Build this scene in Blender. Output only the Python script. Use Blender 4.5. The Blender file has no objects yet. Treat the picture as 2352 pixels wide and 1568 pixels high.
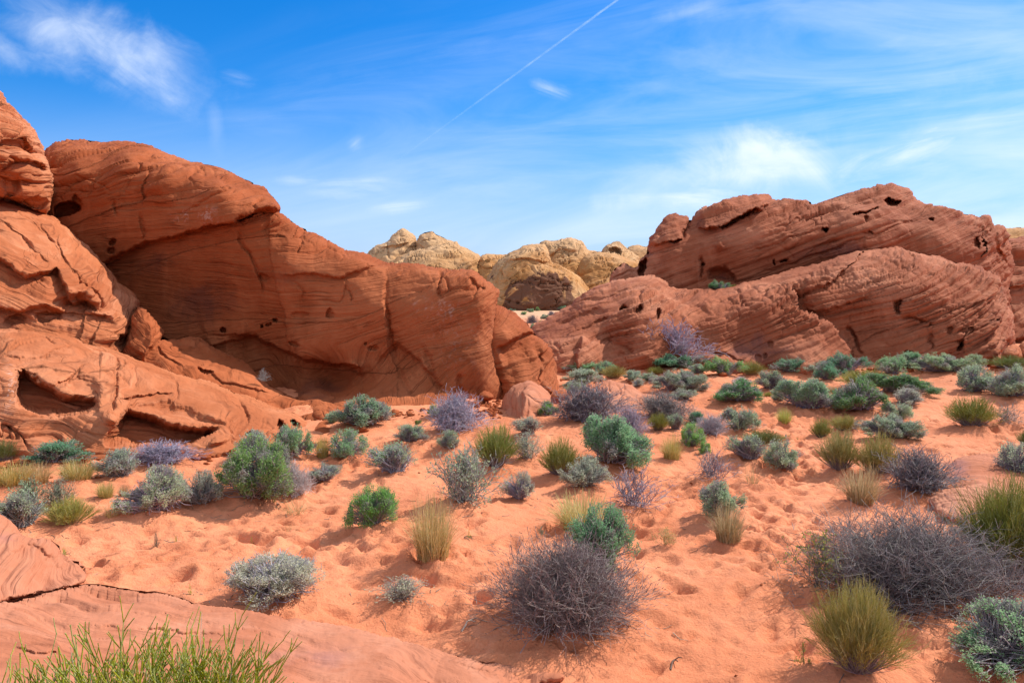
import bpy, math, random
import numpy as np

scene = bpy.context.scene
COL = scene.collection
PI = math.pi

# ------------------------------------------------------------------ camera, sky, sun, exposure
PW, PH = 2352.0, 1568.0            # picture units used for sizes below
FPX = 1829.0                       # focal length in those units (28 mm on 36 mm)
CAM_H = 3.0
PITCH = math.atan(144.0 / FPX)     # camera looks slightly down
cam_d = bpy.data.cameras.new("camera")
cam_d.sensor_width = 36.0
cam_d.lens = 36.0 * FPX / PW
cam_d.clip_start = 0.05
cam_d.clip_end = 200000.0
cam = bpy.data.objects.new("camera", cam_d)
cam.location = (0, 0, CAM_H)
cam.rotation_euler = (PI / 2 - PITCH, 0, 0)
COL.objects.link(cam)
scene.camera = cam

SUN_AZ = math.radians(58.0)        # clockwise from +Y (the view direction)
SUN_EL = math.radians(43.0)
sun_d = bpy.data.lights.new("sun", 'SUN')
sun_d.energy = 4.8
sun_d.angle = math.radians(0.5)
sun_d.color = (1.0, 0.955, 0.89)
sun = bpy.data.objects.new("sun", sun_d)
sun.rotation_euler = (PI / 2 - SUN_EL, 0, -SUN_AZ + PI)
COL.objects.link(sun)
scene.view_settings.view_transform = 'Standard'
scene.view_settings.look = 'None'
scene.view_settings.gamma = 1.0
scene.view_settings.exposure = 0.30
scene.cycles.max_bounces = 6
scene.cycles.diffuse_bounces = 4
scene.cycles.transparent_max_bounces = 8

world = bpy.data.worlds.new("World")
scene.world = world
world.use_nodes = True
SKY_STRENGTH = 0.12


class NG:
    """small helper to write node trees"""
    def __init__(self, tree):
        self.t = tree
        self.n = tree.nodes
        self.l = tree.links

    def node(self, typ, **kw):
        nd = self.n.new(typ)
        for k, v in kw.items():
            setattr(nd, k, v)
        return nd

    def put(self, sock, v):
        if isinstance(v, bpy.types.NodeSocket):
            self.l.new(v, sock)
        else:
            sock.default_value = v

    def math(self, op, a, b=0.0, c=0.0, clamp=False):
        nd = self.node('ShaderNodeMath', operation=op, use_clamp=clamp)
        self.put(nd.inputs[0], a)
        self.put(nd.inputs[1], b)
        self.put(nd.inputs[2], c)
        return nd.outputs[0]

    def vmath(self, op, a, b=(0, 0, 0)):
        nd = self.node('ShaderNodeVectorMath', operation=op)
        self.put(nd.inputs[0], a)
        self.put(nd.inputs[1], b)
        return nd.outputs[0]

    def comb(self, x, y, z):
        nd = self.node('ShaderNodeCombineXYZ')
        for i, v in enumerate((x, y, z)):
            self.put(nd.inputs[i], v)
        return nd.outputs[0]

    def sep(self, v):
        nd = self.node('ShaderNodeSeparateXYZ')
        self.put(nd.inputs[0], v)
        return nd.outputs

    def noise(self, vec, scale, detail=4.0, rough=0.55, dist=0.0):
        nd = self.node('ShaderNodeTexNoise')
        self.put(nd.inputs['Vector'], vec)
        nd.inputs['Scale'].default_value = scale
        nd.inputs['Detail'].default_value = detail
        nd.inputs['Roughness'].default_value = rough
        nd.inputs['Distortion'].default_value = dist
        return nd.outputs[0]

    def ss(self, x, lo, hi):
        nd = self.node('ShaderNodeMapRange', interpolation_type='SMOOTHSTEP')
        self.put(nd.inputs[0], x)
        nd.inputs[1].default_value = lo
        nd.inputs[2].default_value = hi
        return nd.outputs[0]

    def mix(self, f, a, b, mode='MIX'):
        nd = self.node('ShaderNodeMix', data_type='RGBA', blend_type=mode)
        self.put(nd.inputs[0], f)
        self.put(nd.inputs[6], a)
        self.put(nd.inputs[7], b)
        return nd.outputs[2]


def build_world():
    g = NG(world.node_tree)
    g.n.clear()
    out = g.node('ShaderNodeOutputWorld')
    bg = g.node('ShaderNodeBackground')
    bg.inputs[1].default_value = SKY_STRENGTH
    g.l.new(bg.outputs[0], out.inputs[0])
    sky = g.node('ShaderNodeTexSky', sky_type='NISHITA')
    sky.sun_disc = False
    sky.sun_elevation = SUN_EL
    sky.sun_rotation = SUN_AZ
    sky.altitude = 600
    sky.air_density = 1.0
    sky.dust_density = 0.3
    sky.ozone_density = 3.0
    tc = g.node('ShaderNodeTexCoord')
    d = tc.outputs['Generated']
    # richer blue, as the polarised desert sky of the photograph
    hs = g.node('ShaderNodeHueSaturation')
    hs.inputs['Hue'].default_value = 0.5
    hs.inputs['Saturation'].default_value = 1.25
    hs.inputs['Value'].default_value = 1.0
    g.l.new(sky.outputs[0], hs.inputs['Color'])
    x, y, z = g.sep(d)
    col = g.mix(1.0, hs.outputs[0], (0.30, 0.735, 1.14, 1.0), 'MULTIPLY')
    col = g.mix(g.ss(z, 0.10, 0.36), col, g.mix(1.0, col, (0.30, 1.03, 1.02, 1.0), 'MULTIPLY'))
    # the lowest band is pale blue, not yellow
    col = g.mix(g.math('MULTIPLY', g.math('SUBTRACT', 1.0, g.ss(z, 0.0, 0.22)), 0.80), col, (3.9, 4.75, 6.7, 1.0))
    ysafe = g.math('MAXIMUM', y, 0.02)
    X = g.math('DIVIDE', x, ysafe)      # direction on the sky north of the viewer
    Z = g.math('DIVIDE', z, ysafe)
    front = g.ss(y, 0.05, 0.3)

    def patch(px, py, rx, ry, ang, kx, ky, lo, hi, amt, seed, dist=1.2, det=7.0):
        # wispy cirrus in a soft ellipse of the sky
        dx = (px - PW / 2) / FPX
        dzc = (PH / 2 - py) / FPX
        c, s = math.cos(PITCH), math.sin(PITCH)
        yy = c + dzc * s
        zz = -s + dzc * c
        cx, cz = dx / yy, zz / yy
        u = g.math('SUBTRACT', X, cx)
        v = g.math('SUBTRACT', Z, cz)
        ca, sa = math.cos(ang), math.sin(ang)
        ur = g.math('ADD', g.math('MULTIPLY', u, ca), g.math('MULTIPLY', v, sa))
        vr = g.math('SUBTRACT', g.math('MULTIPLY', v, ca), g.math('MULTIPLY', u, sa))
        n2 = g.noise(g.comb(g.math('MULTIPLY', ur, 9.0), g.math('MULTIPLY', vr, 9.0), seed + 3.3), 1.0, 6.0, 0.62, 0.6)
        wob = g.math('MULTIPLY', g.math('SUBTRACT', n2, 0.5), 1.9)
        e = g.math('ADD', g.math('POWER', g.math('ABSOLUTE', g.math('DIVIDE', ur, rx / FPX)), 2.0),
                   g.math('POWER', g.math('ABSOLUTE', g.math('DIVIDE', vr, ry / FPX)), 2.0))
        e = g.math('ADD', g.math('SQRT', e), wob)
        m = g.math('SUBTRACT', 1.0, g.ss(e, -0.05, 1.15))
        n = g.noise(g.comb(g.math('MULTIPLY', ur, kx), g.math('MULTIPLY', vr, ky), seed), 1.0, det, 0.6, dist)
        return g.math('MULTIPLY', g.math('MULTIPLY', m, g.ss(n, lo, hi)), amt)

    acc = None
    R = math.radians
    specs = [
        (235, 105, 300, 90, R(-24), 4.5, 11, 0.26, 0.78, 0.85, 1.0, 0.5),
        (110, 60, 190, 80, R(-16), 5, 12, 0.28, 0.78, 0.70, 4.0, 0.6),
        (150, 125, 220, 60, R(-6), 5, 13, 0.28, 0.78, 0.55, 5.0, 0.5),
        (395, 175, 120, 42, R(-44), 7, 15, 0.30, 0.75, 0.60, 6.0, 0.6),
        (1735, 368, 205, 85, R(-4), 4, 10, 0.10, 0.66, 0.95, 11.0, 0.5),
        (1815, 400, 130, 70, R(28), 5, 18, 0.28, 0.75, 0.75, 12.0, 1.4),
        (2075, 362, 240, 52, R(19), 5, 30, 0.36, 0.78, 0.95, 13.0, 0.8),
        (1570, 452, 230, 46, R(4), 3.5, 44, 0.32, 0.70, 0.85, 15.0, 0.8),
        (1640, 425, 90, 50, R(0), 6, 30, 0.28, 0.72, 0.65, 16.0, 1.0),
        (815, 434, 110, 26, R(2), 4, 44, 0.34, 0.72, 0.65, 21.0, 0.8),
        (912, 466, 90, 26, R(6), 4, 44, 0.34, 0.72, 0.6, 22.0, 0.8),
        (816, 332, 30, 26, R(40), 9, 26, 0.34, 0.75, 0.45, 23.0, 1.2),
        (1266, 203, 50, 22, R(-18), 7, 40, 0.36, 0.75, 0.5, 24.0, 1.2),
        (2330, 520, 220, 65, R(6), 3, 18, 0.25, 0.8, 0.6, 26.0, 1.0),
        (2300, 250, 420, 120, R(14), 2.5, 12, 0.25, 0.85, 0.45, 31.0, 1.2),
        (1900, 190, 420, 90, R(12), 2.5, 14, 0.28, 0.85, 0.30, 33.0, 1.2),
        (1000, 180, 500, 70, R(12), 2.5, 16, 0.30, 0.85, 0.22, 34.0, 1.2),
        (495, 290, 22, 70, R(4), 12, 9, 0.3, 0.8, 0.25, 27.0, 1.0),
        (540, 178, 56, 22, R(-10), 9, 28, 0.28, 0.75, 0.40, 28.0, 1.0),
        (1610, 25, 90, 30, R(10), 6, 22, 0.28, 0.8, 0.40, 29.0, 1.0),
        (690, 415, 60, 14, R(0), 8, 40, 0.28, 0.75, 0.4, 30.0, 0.8),
    ]
    for sp in specs:
        p = patch(*sp)
        acc = p if acc is None else g.math('MAXIMUM', acc, p)
    # thin streaky veil, thicker to the right and towards the horizon
    vr = g.math('SUBTRACT', Z, g.math('MULTIPLY', X, 0.10))
    n = g.noise(g.comb(g.math('MULTIPLY', X, 2.2), g.math('MULTIPLY', vr, 11.0), 40.0), 1.0, 7.0, 0.58, 1.2)
    ramp = g.math('ADD', g.math('MULTIPLY', X, 0.62), g.math('MULTIPLY', g.math('SUBTRACT', 0.30, Z), 1.25))
    veil = g.math('MULTIPLY', g.ss(n, 0.25, 0.85), g.math('ADD', ramp, 0.22, clamp=True))
    veil = g.math('MULTIPLY', veil, 0.80)
    acc = g.math('MAXIMUM', acc, 0.0)
    tot = g.math('SUBTRACT', 1.0, g.math('MULTIPLY', g.math('SUBTRACT', 1.0, acc), g.math('SUBTRACT', 1.0, veil)))
    tot = g.math('MULTIPLY', tot, front, clamp=True)
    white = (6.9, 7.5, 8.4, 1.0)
    # white veil added out of view, behind and above the viewer, as neutral fill light
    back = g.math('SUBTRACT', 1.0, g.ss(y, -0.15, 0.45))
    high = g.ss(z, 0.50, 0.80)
    fill_veil = g.math('MULTIPLY', g.math('MAXIMUM', back, high), g.math('ADD', 0.35, g.math('MULTIPLY', g.noise(d, 3.0, 5.0, 0.6, 1.0), 0.5)))
    tot = g.math('MAXIMUM', tot, fill_veil, clamp=True)
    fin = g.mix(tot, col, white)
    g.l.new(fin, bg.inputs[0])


build_world()

# ------------------------------------------------------------------ numpy noise
_G = np.array([[1, 1, 0], [-1, 1, 0], [1, -1, 0], [-1, -1, 0], [1, 0, 1], [-1, 0, 1], [1, 0, -1], [-1, 0, -1],
               [0, 1, 1], [0, -1, 1], [0, 1, -1], [0, -1, -1], [1, 1, 0], [-1, 1, 0], [0, -1, 1], [0, -1, -1]], dtype=np.float32)


def hsh(ix, iy, iz=0, seed=0):
    ix = np.asarray(ix, dtype=np.int64)
    h = (ix * 374761393 + np.asarray(iy, dtype=np.int64) * 668265263 + np.asarray(iz, dtype=np.int64) * 2147483647 + seed * 974711) & 0xFFFFFFFF
    h = ((h ^ (h >> 13)) * 1274126177) & 0xFFFFFFFF
    h = ((h ^ (h >> 16)) * 2246822519) & 0xFFFFFFFF
    return (h ^ (h >> 15)) & 0xFFFFFFFF


def rnd(ix, iy=0, iz=0, seed=0):
    return hsh(ix, iy, iz, seed).astype(np.float64) / 4294967296.0


def perlin(p, seed=0):
    i = np.floor(p).astype(np.int64)
    f = (p - i)
    w = f * f * f * (f * (f * 6 - 15) + 10)
    res = 0
    for dx in (0, 1):
        wx = w[:, 0] if dx else 1 - w[:, 0]
        for dy in (0, 1):
            wy = w[:, 1] if dy else 1 - w[:, 1]
            for dz in (0, 1):
                wz = w[:, 2] if dz else 1 - w[:, 2]
                g = _G[hsh(i[:, 0] + dx, i[:, 1] + dy, i[:, 2] + dz, seed) & 15]
                dot = g[:, 0] * (f[:, 0] - dx) + g[:, 1] * (f[:, 1] - dy) + g[:, 2] * (f[:, 2] - dz)
                res = res + wx * wy * wz * dot
    return res


def fbm(p, octv=4, seed=0, gain=0.5):
    a, tot, q = 1.0, 0.0, np.array(p, dtype=np.float64)
    for o in range(octv):
        tot = tot + a * perlin(q, seed + o * 17)
        q = q * 2.03 + 7.7
        a *= gain
    return tot


def P3(*a):
    return np.stack([np.asarray(v, dtype=np.float64).ravel() * np.ones(1) for v in a], axis=1)


def sstep(x, lo, hi):
    t = np.clip((x - lo) / (hi - lo), 0, 1)
    return t * t * (3 - 2 * t)


# ------------------------------------------------------------------ picture ray -> world
CP, SP = math.cos(PITCH), math.sin(PITCH)


def rays(u, v):
    x = (np.asarray(u, dtype=np.float64) - PW / 2) / FPX
    z = (PH / 2 - np.asarray(v, dtype=np.float64)) / FPX
    return np.stack([x, CP + z * SP, -SP + z * CP], axis=-1)


def at(u, v, t):
    r = rays(u, v)
    return np.array([0, 0, CAM_H]) + r * np.asarray(t)[..., None]


def ground_low(x, y):
    x = np.asarray(x, dtype=np.float64)
    y = np.asarray(y, dtype=np.float64)
    sh = x.shape
    p = P3(x * 0.16, y * 0.16, 0 * x + 3.1)
    h = 0.20 * fbm(p, 2, 5).reshape(sh)
    p = P3(x * 0.55, y * 0.55, 0 * x + 9.1)
    h = h + 0.10 * fbm(p, 2, 8).reshape(sh)
    h = h * (1 - 0.6 * sstep(y, 40, 90))
    h = h - 2.0 * sstep(y, 36, 130) + 14 * sstep(y, 400, 3000)
    return h


def hit_ground(u, v):
    r = rays(u, v)
    t = CAM_H / max(1e-3, -r[2])
    for _ in range(30):
        x, y = r[0] * t, r[1] * t
        zg = float(ground_low(np.array([x]), np.array([y]))[0])
        t2 = (CAM_H - zg) / max(1e-3, -r[2])
        t = 0.5 * t + 0.5 * t2
    return np.array([r[0] * t, r[1] * t, zg]), t


# ------------------------------------------------------------------ mesh / object helpers
def np_mesh(name, V, F, mat, attrs=None, smooth=True):
    """V (n,3); F (m,3) or (m,4)"""
    me = bpy.data.meshes.new(name)
    V = np.ascontiguousarray(V, dtype=np.float32)
    F = np.ascontiguousarray(F, dtype=np.int32)
    k = F.shape[1]
    me.vertices.add(len(V))
    me.vertices.foreach_set('co', V.ravel())
    me.loops.add(F.size)
    me.loops.foreach_set('vertex_index', F.ravel())
    me.polygons.add(len(F))
    me.polygons.foreach_set('loop_start', np.arange(0, F.size, k, dtype=np.int32))
    try:
        me.polygons.foreach_set('loop_total', np.full(len(F), k, dtype=np.int32))
    except Exception:
        pass
    me.polygons.foreach_set('use_smooth', np.full(len(F), smooth, dtype=bool))
    for nm, arr in (attrs or {}).items():
        arr = np.ascontiguousarray(arr, dtype=np.float32)
        if arr.ndim == 1:
            at_ = me.attributes.new(nm, 'FLOAT', 'POINT')
            at_.data.foreach_set('value', arr)
        else:
            at_ = me.attributes.new(nm, 'FLOAT_VECTOR', 'POINT')
            at_.data.foreach_set('vector', arr.ravel())
    me.update(calc_edges=True)
    me.validate()
    if mat:
        me.materials.append(mat)
    return me


def link(name, data, parent=None, loc=None):
    o = bpy.data.objects.new(name, data)
    COL.objects.link(o)
    if parent is not None:
        o.parent = parent
    if loc is not None:
        o.location = loc
    return o


def tag(o, label=None, cat=None, group=None, kind=None):
    if label:
        o['label'] = label
    if cat:
        o['category'] = cat
    if group:
        o['group'] = group
    if kind:
        o['kind'] = kind
    return o


# ------------------------------------------------------------------ materials
def new_mat(name):
    m = bpy.data.materials.new(name)
    m.use_nodes = True
    g = NG(m.node_tree)
    b = g.n.get('Principled BSDF')
    b.inputs['Roughness'].default_value = 0.92
    b.inputs['Specular IOR Level'].default_value = 0.12
    return m, g, b


def sandstone(name, c_dark, c_mid, c_pale, c_stain, c_white, bump=0.85, band=0.8, blotch=False, sc=1.0, joints=0.45, lines=0.5):
    m, g, b = new_mat(name)
    st = g.node('ShaderNodeAttribute', attribute_name='strata').outputs['Vector']
    stain = g.node('ShaderNodeAttribute', attribute_name='stain').outputs['Fac']
    pale = g.node('ShaderNodeAttribute', attribute_name='pale').outputs['Fac']
    geo = g.node('ShaderNodeNewGeometry').outputs['Position']
    gpos = geo
    if sc != 1.0:
        geo = g.vmath('MULTIPLY', geo, (sc, sc, sc))
        st = g.vmath('MULTIPLY', st, (sc, sc, sc))
    fine = g.noise(g.vmath('MULTIPLY', st, (0.35, 0.35, 9.0)), 1.0, 6.0, 0.62, 0.3)
    mid = g.noise(g.vmath('MULTIPLY', st, (0.16, 0.16, 1.7)), 1.0, 5.0, 0.6, 0.5)
    big = g.noise(geo, 0.32, 5.0, 0.6, 0.6)
    grain = g.noise(geo, 16.0, 4.0, 0.7)
    c = g.mix(g.ss(mid, 0.30, 0.70), c_dark, c_mid)
    c = g.mix(g.math('MULTIPLY', g.ss(big, 0.42, 0.72), 0.75), c, c_pale)
    c = g.mix(g.math('MULTIPLY', g.ss(fine, 0.52, 0.78), band), c, c_pale)
    c = g.mix(g.math('MULTIPLY', g.ss(fine, 0.50, 0.25), band), c, c_dark)
    c = g.mix(g.math('MULTIPLY', g.ss(grain, 0.35, 0.75), 0.22), c, c_mid)
    stv = g.noise(g.vmath('MULTIPLY', geo, (1.5, 1.5, 0.14)), 1.0, 5.0, 0.65, 0.4)
    c = g.mix(g.math('MULTIPLY', g.ss(stv, 0.55, 0.72), 0.45), c, c_dark)
    c = g.mix(g.math('MULTIPLY', g.ss(stv, 0.45, 0.30), 0.30), c, c_pale)
    fl = g.noise(geo, 1.1, 7.0, 0.72, 1.0)
    c = g.mix(g.math('MULTIPLY', g.ss(fl, 0.56, 0.66), 0.40), c, c_dark)
    sn = g.noise(geo, 0.55, 6.0, 0.65, 0.8)
    sf = g.math('MULTIPLY', g.ss(g.math('ADD', g.math('MULTIPLY', sn, 0.9), g.math('MULTIPLY', stain, 0.6)), 0.60, 0.86), 0.8)
    sf = g.math('MULTIPLY', sf, g.ss(stain, 0.02, 0.35))
    if blotch:
        zt = g.sep(gpos)[2]
        cap = g.math('MULTIPLY', g.ss(g.math('ADD', zt, g.math('MULTIPLY', g.noise(gpos, 0.25, 4.0, 0.6), 5.0)), 7.5, 12.5), 0.38)
        c = g.mix(cap, c, C(0.68, 0.465, 0.27))
        b1 = g.noise(g.vmath('MULTIPLY', gpos, (1.0, 1.0, 0.55)), 0.17, 7.0, 0.62, 0.6)
        b1 = g.math('ADD', g.math('MULTIPLY', g.math('SUBTRACT', b1, 0.5), 2.4), 0.5)
        sf = g.math('MULTIPLY', g.ss(g.math('ADD', b1, g.math('MULTIPLY', stain, 0.50)), 0.84, 0.93), 0.93)
    c = g.mix(sf, c, c_stain)
    pn = g.noise(geo, 5.0, 5.0, 0.7, 1.5)
    pf = g.math('MULTIPLY', pale, g.ss(pn, 0.50, 0.66))
    c = g.mix(pf, c, c_white)
    g.l.new(c, b.inputs['Base Color'])
    fin2 = g.noise(g.vmath('MULTIPLY', st, (0.9, 0.9, 26.0)), 1.0, 4.0, 0.6, 0.2)
    ln = g.noise(g.vmath('MULTIPLY', st, (0.22, 0.22, 3.6)), 1.0, 3.0, 0.55, 0.15)
    ln2 = g.noise(g.vmath('MULTIPLY', st, (0.55, 0.55, 1.3)), 1.0, 4.0, 0.6, 0.6)
    l1 = g.math('SUBTRACT', 1.0, g.ss(g.math('ABSOLUTE', g.math('SUBTRACT', ln, 0.5)), 0.0, 0.020))
    l2 = g.math('SUBTRACT', 1.0, g.ss(g.math('ABSOLUTE', g.math('SUBTRACT', ln2, 0.5)), 0.0, 0.007))
    lm = g.ss(g.noise(geo, 0.7, 3.0, 0.5), 0.40, 0.62)
    line = g.math('MULTIPLY', g.math('MAXIMUM', l1, g.math('MULTIPLY', l2, joints)), lm)
    c = g.mix(g.math('MULTIPLY', line, lines), c, C(c_dark[0] * 0.45, c_dark[1] * 0.42, c_dark[2] * 0.45))
    g.l.new(c, b.inputs['Base Color'])
    hgt = g.math('ADD', g.math('MULTIPLY', fine, 1.3), g.math('MULTIPLY', grain, 0.10))
    hgt = g.math('SUBTRACT', hgt, g.math('MULTIPLY', line, 0.35))
    hgt = g.math('ADD', hgt, g.math('MULTIPLY', fin2, 0.45))
    hgt = g.math('ADD', hgt, g.math('MULTIPLY', g.noise(geo, 3.2, 6.0, 0.65, 0.4), 0.30))
    bp = g.node('ShaderNodeBump')
    bp.inputs['Strength'].default_value = bump
    bp.inputs['Distance'].default_value = 0.10 / sc
    g.l.new(hgt, bp.inputs['Height'])
    g.l.new(bp.outputs[0], b.inputs['Normal'])
    return m


def C(r, g, b):
    return (r, g, b, 1.0)


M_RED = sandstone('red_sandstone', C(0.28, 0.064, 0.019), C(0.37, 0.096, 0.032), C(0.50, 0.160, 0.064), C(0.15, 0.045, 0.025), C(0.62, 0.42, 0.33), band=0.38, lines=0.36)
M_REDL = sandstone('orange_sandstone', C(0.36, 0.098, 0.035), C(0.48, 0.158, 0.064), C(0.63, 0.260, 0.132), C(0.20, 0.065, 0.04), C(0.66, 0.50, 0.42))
M_BRN = sandstone('brown_red_sandstone', C(0.26, 0.070, 0.030), C(0.39, 0.120, 0.054), C(0.58, 0.232, 0.124), C(0.13, 0.050, 0.045), C(0.5, 0.33, 0.3), band=0.5)
M_YEL = sandstone('yellow_sandstone', C(0.38, 0.150, 0.042), C(0.50, 0.240, 0.080), C(0.64, 0.395, 0.205), C(0.14, 0.058, 0.034), C(0.66, 0.52, 0.38), bump=0.9, band=0.55, blotch=True, sc=0.28)
M_SLAB = sandstone('pink_sandstone', C(0.40, 0.130, 0.062), C(0.51, 0.194, 0.104), C(0.62, 0.285, 0.175), C(0.33, 0.14, 0.115), C(0.7, 0.5, 0.42), bump=0.5, band=0.45, joints=0.0, lines=0.3)


# ------------------------------------------------------------------ rock builder
def seg_dist(px, py, poly, closed=True):
    """distance to polyline, nearest point, side sign of the nearest segment, position along"""
    n = len(poly)
    best = np.full(px.shape, 1e18)
    bx = np.zeros_like(px)
    by = np.zeros_like(py)
    sg = np.zeros_like(px)
    al = np.zeros_like(px)
    L = 0.0
    rng = range(n) if closed else range(n - 1)
    for i in rng:
        x0, y0 = poly[i]
        x1, y1 = poly[(i + 1) % n]
        ex, ey = x1 - x0, y1 - y0
        ll = max(ex * ex + ey * ey, 1e-9)
        t = np.clip(((px - x0) * ex + (py - y0) * ey) / ll, 0, 1)
        qx, qy = x0 + t * ex, y0 + t * ey
        d = (px - qx) ** 2 + (py - qy) ** 2
        k = d < best
        best = np.where(k, d, best)
        bx = np.where(k, qx, bx)
        by = np.where(k, qy, by)
        sg = np.where(k, np.sign(ex * (py - y0) - ey * (px - x0)), sg)
        al = np.where(k, L + t * math.sqrt(ll), al)
        L += math.sqrt(ll)
    return np.sqrt(best), bx, by, sg, al, L


def inside(px, py, poly):
    n = len(poly)
    r = np.zeros(px.shape, dtype=bool)
    for i in range(n):
        x0, y0 = poly[i]
        x1, y1 = poly[(i + 1) % n]
        if y0 == y1:
            continue
        c = ((y0 > py) != (y1 > py)) & (px < (x1 - x0) * (py - y0) / (y1 - y0) + x0)
        r ^= c
    return r


def smooth_poly(poly, it=1, closed=True):
    p = [tuple(map(float, q)) for q in poly]
    for _ in range(it):
        q = []
        n = len(p)
        for i in range(n if closed else n - 1):
            a, b = p[i], p[(i + 1) % n]
            q += [(a[0] * .8 + b[0] * .2, a[1] * .8 + b[1] * .2), (a[0] * .2 + b[0] * .8, a[1] * .2 + b[1] * .8)]
        p = q
    return p


def tps(ctrl, u, v, reg=1e-3):
    pts = []
    for c in ctrl:
        if len(c) == 4:
            r = rays(c[0], c[1])
            t = (c[3] - CAM_H) / r[2]
        else:
            t = c[2]
        pts.append((c[0] / 500.0, c[1] / 500.0, t))
    A = np.array(pts)
    n = len(A)

    def U(r2):
        return np.where(r2 > 1e-12, r2 * np.log(r2 + 1e-12), 0.0)
    d2 = (A[:, None, 0] - A[None, :, 0]) ** 2 + (A[:, None, 1] - A[None, :, 1]) ** 2
    K = U(d2) + reg * np.eye(n)
    Pm = np.c_[np.ones(n), A[:, :2]]
    M = np.zeros((n + 3, n + 3))
    M[:n, :n] = K
    M[:n, n:] = Pm
    M[n:, :n] = Pm.T
    sol = np.linalg.solve(M, np.r_[A[:, 2], 0, 0, 0])
    uu, vv = u / 500.0, v / 500.0
    out = sol[n] + sol[n + 1] * uu + sol[n + 2] * vv
    for i in range(n):
        out = out + sol[i] * U((uu - A[i, 0]) ** 2 + (vv - A[i, 1]) ** 2)
    return out


def apply_feats(feats, u, v):
    off = np.zeros_like(u)
    for f in feats:
        k = f[0]
        if k == 'pit':          # polygon, depth, soft
            _, poly, dep, soft = f
            pl = smooth_poly(poly, 1)
            xs = [q[0] for q in pl]
            ys = [q[1] for q in pl]
            m = (u > min(xs)) & (u < max(xs)) & (v > min(ys)) & (v < max(ys))
            if not m.any():
                continue
            ins = inside(u[m], v[m], pl)
            d = seg_dist(u[m], v[m], pl)[0]
            off[m] += np.where(ins, dep * sstep(d, 0, soft), 0)
        elif k == 'hole':       # ellipse
            _, cx, cy, rx, ry, ang, dep = f
            dep = dep * (0.6 if k == 'hole' else 1.0)
            ca, sa = math.cos(math.radians(ang)), math.sin(math.radians(ang))
            a = ((u - cx) * ca - (v - cy) * sa) / rx
            b = ((u - cx) * sa + (v - cy) * ca) / ry
            off += dep * sstep(1.15 - np.sqrt(a * a + b * b), 0, 0.45)
        elif k == 'bump':
            _, cx, cy, rx, ry, ang, dep = f
            ca, sa = math.cos(math.radians(ang)), math.sin(math.radians(ang))
            a = ((u - cx) * ca - (v - cy) * sa) / rx
            b = ((u - cx) * sa + (v - cy) * ca) / ry
            off -= dep * np.exp(-(a * a + b * b) * 1.3)
        elif k == 'groove':     # polyline, width, depth
            _, pl, wd, dep = f
            wd, dep = wd * 0.85, dep * 0.5
            d, _, _, _, al, L = seg_dist(u, v, smooth_poly(pl, 1, False), False)
            tap = np.clip(np.minimum(al, L - al) / (0.2 * L) + 0.25, 0, 1)
            off += dep * tap * np.exp(-(d / wd) ** 2)
        elif k == 'step':       # polyline; the side to the right of travel (in picture: y down) goes deeper
            _, pl, amt, soft, fade = f
            d, _, _, sg, al, L = seg_dist(u, v, pl, False)
            sd = d * sg
            tap = np.clip(np.minimum(al, L - al) / (0.12 * L), 0, 1)
            off += amt * tap * sstep(sd, -soft, soft) * np.exp(-np.maximum(sd, 0) / fade)
    return off


def layer_disp(s, a, h, L, seed, groove=0.35, pillow=0.3):
    """beds of thickness h broken into blocks of length L"""
    i = np.floor(s / h)
    f = s / h - i
    off = rnd(i, 7, 0, seed) * L * 3
    Li = L * (0.6 + 0.9 * rnd(i, 3, 0, seed))
    j = np.floor((a + off) / Li)
    g = (a + off) / Li - j
    r = rnd(i, 0, 0, seed) * 0.6 + rnd(i, j, 1, seed) * 0.4
    bed_p = 1 - np.abs(2 * f - 1) ** 5
    bed_s = sstep(f, 0, 0.16) * (1 - 0.55 * f)
    bed = pillow * bed_p + (1 - pillow) * bed_s
    jt = 1 - np.abs(2 * g - 1) ** 18
    return r * bed * (0.6 + 0.4 * jt) + groove * (bed_p * (0.45 + 0.55 * jt) - 1)


def blur(a, n):
    k = np.ones(2 * n + 1) / (2 * n + 1)
    for _ in range(2):
        b = np.pad(a, ((n, n), (0, 0)), mode='edge')
        a = np.apply_along_axis(lambda m: np.convolve(m, k, 'valid'), 0, b)
        b = np.pad(a, ((0, 0), (n, n)), mode='edge')
        a = np.apply_along_axis(lambda m: np.convolve(m, k, 'valid'), 1, b)
    return a


def worley(a, b, seed):
    ia, ib = np.floor(a).astype(np.int64), np.floor(b).astype(np.int64)
    f1 = np.full(a.shape, 9.0)
    f2 = np.full(a.shape, 9.0)
    for dx in (-1, 0, 1):
        for dy in (-1, 0, 1):
            jx, jy = ia + dx, ib + dy
            d = np.sqrt((jx + 0.1 + 0.8 * rnd(jx, jy, 1, seed) - a) ** 2 + (jy + 0.1 + 0.8 * rnd(jx, jy, 2, seed) - b) ** 2)
            f2 = np.where(d < f1, f1, np.minimum(f2, d))
            f1 = np.minimum(f1, d)
    return f1, f2


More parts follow.
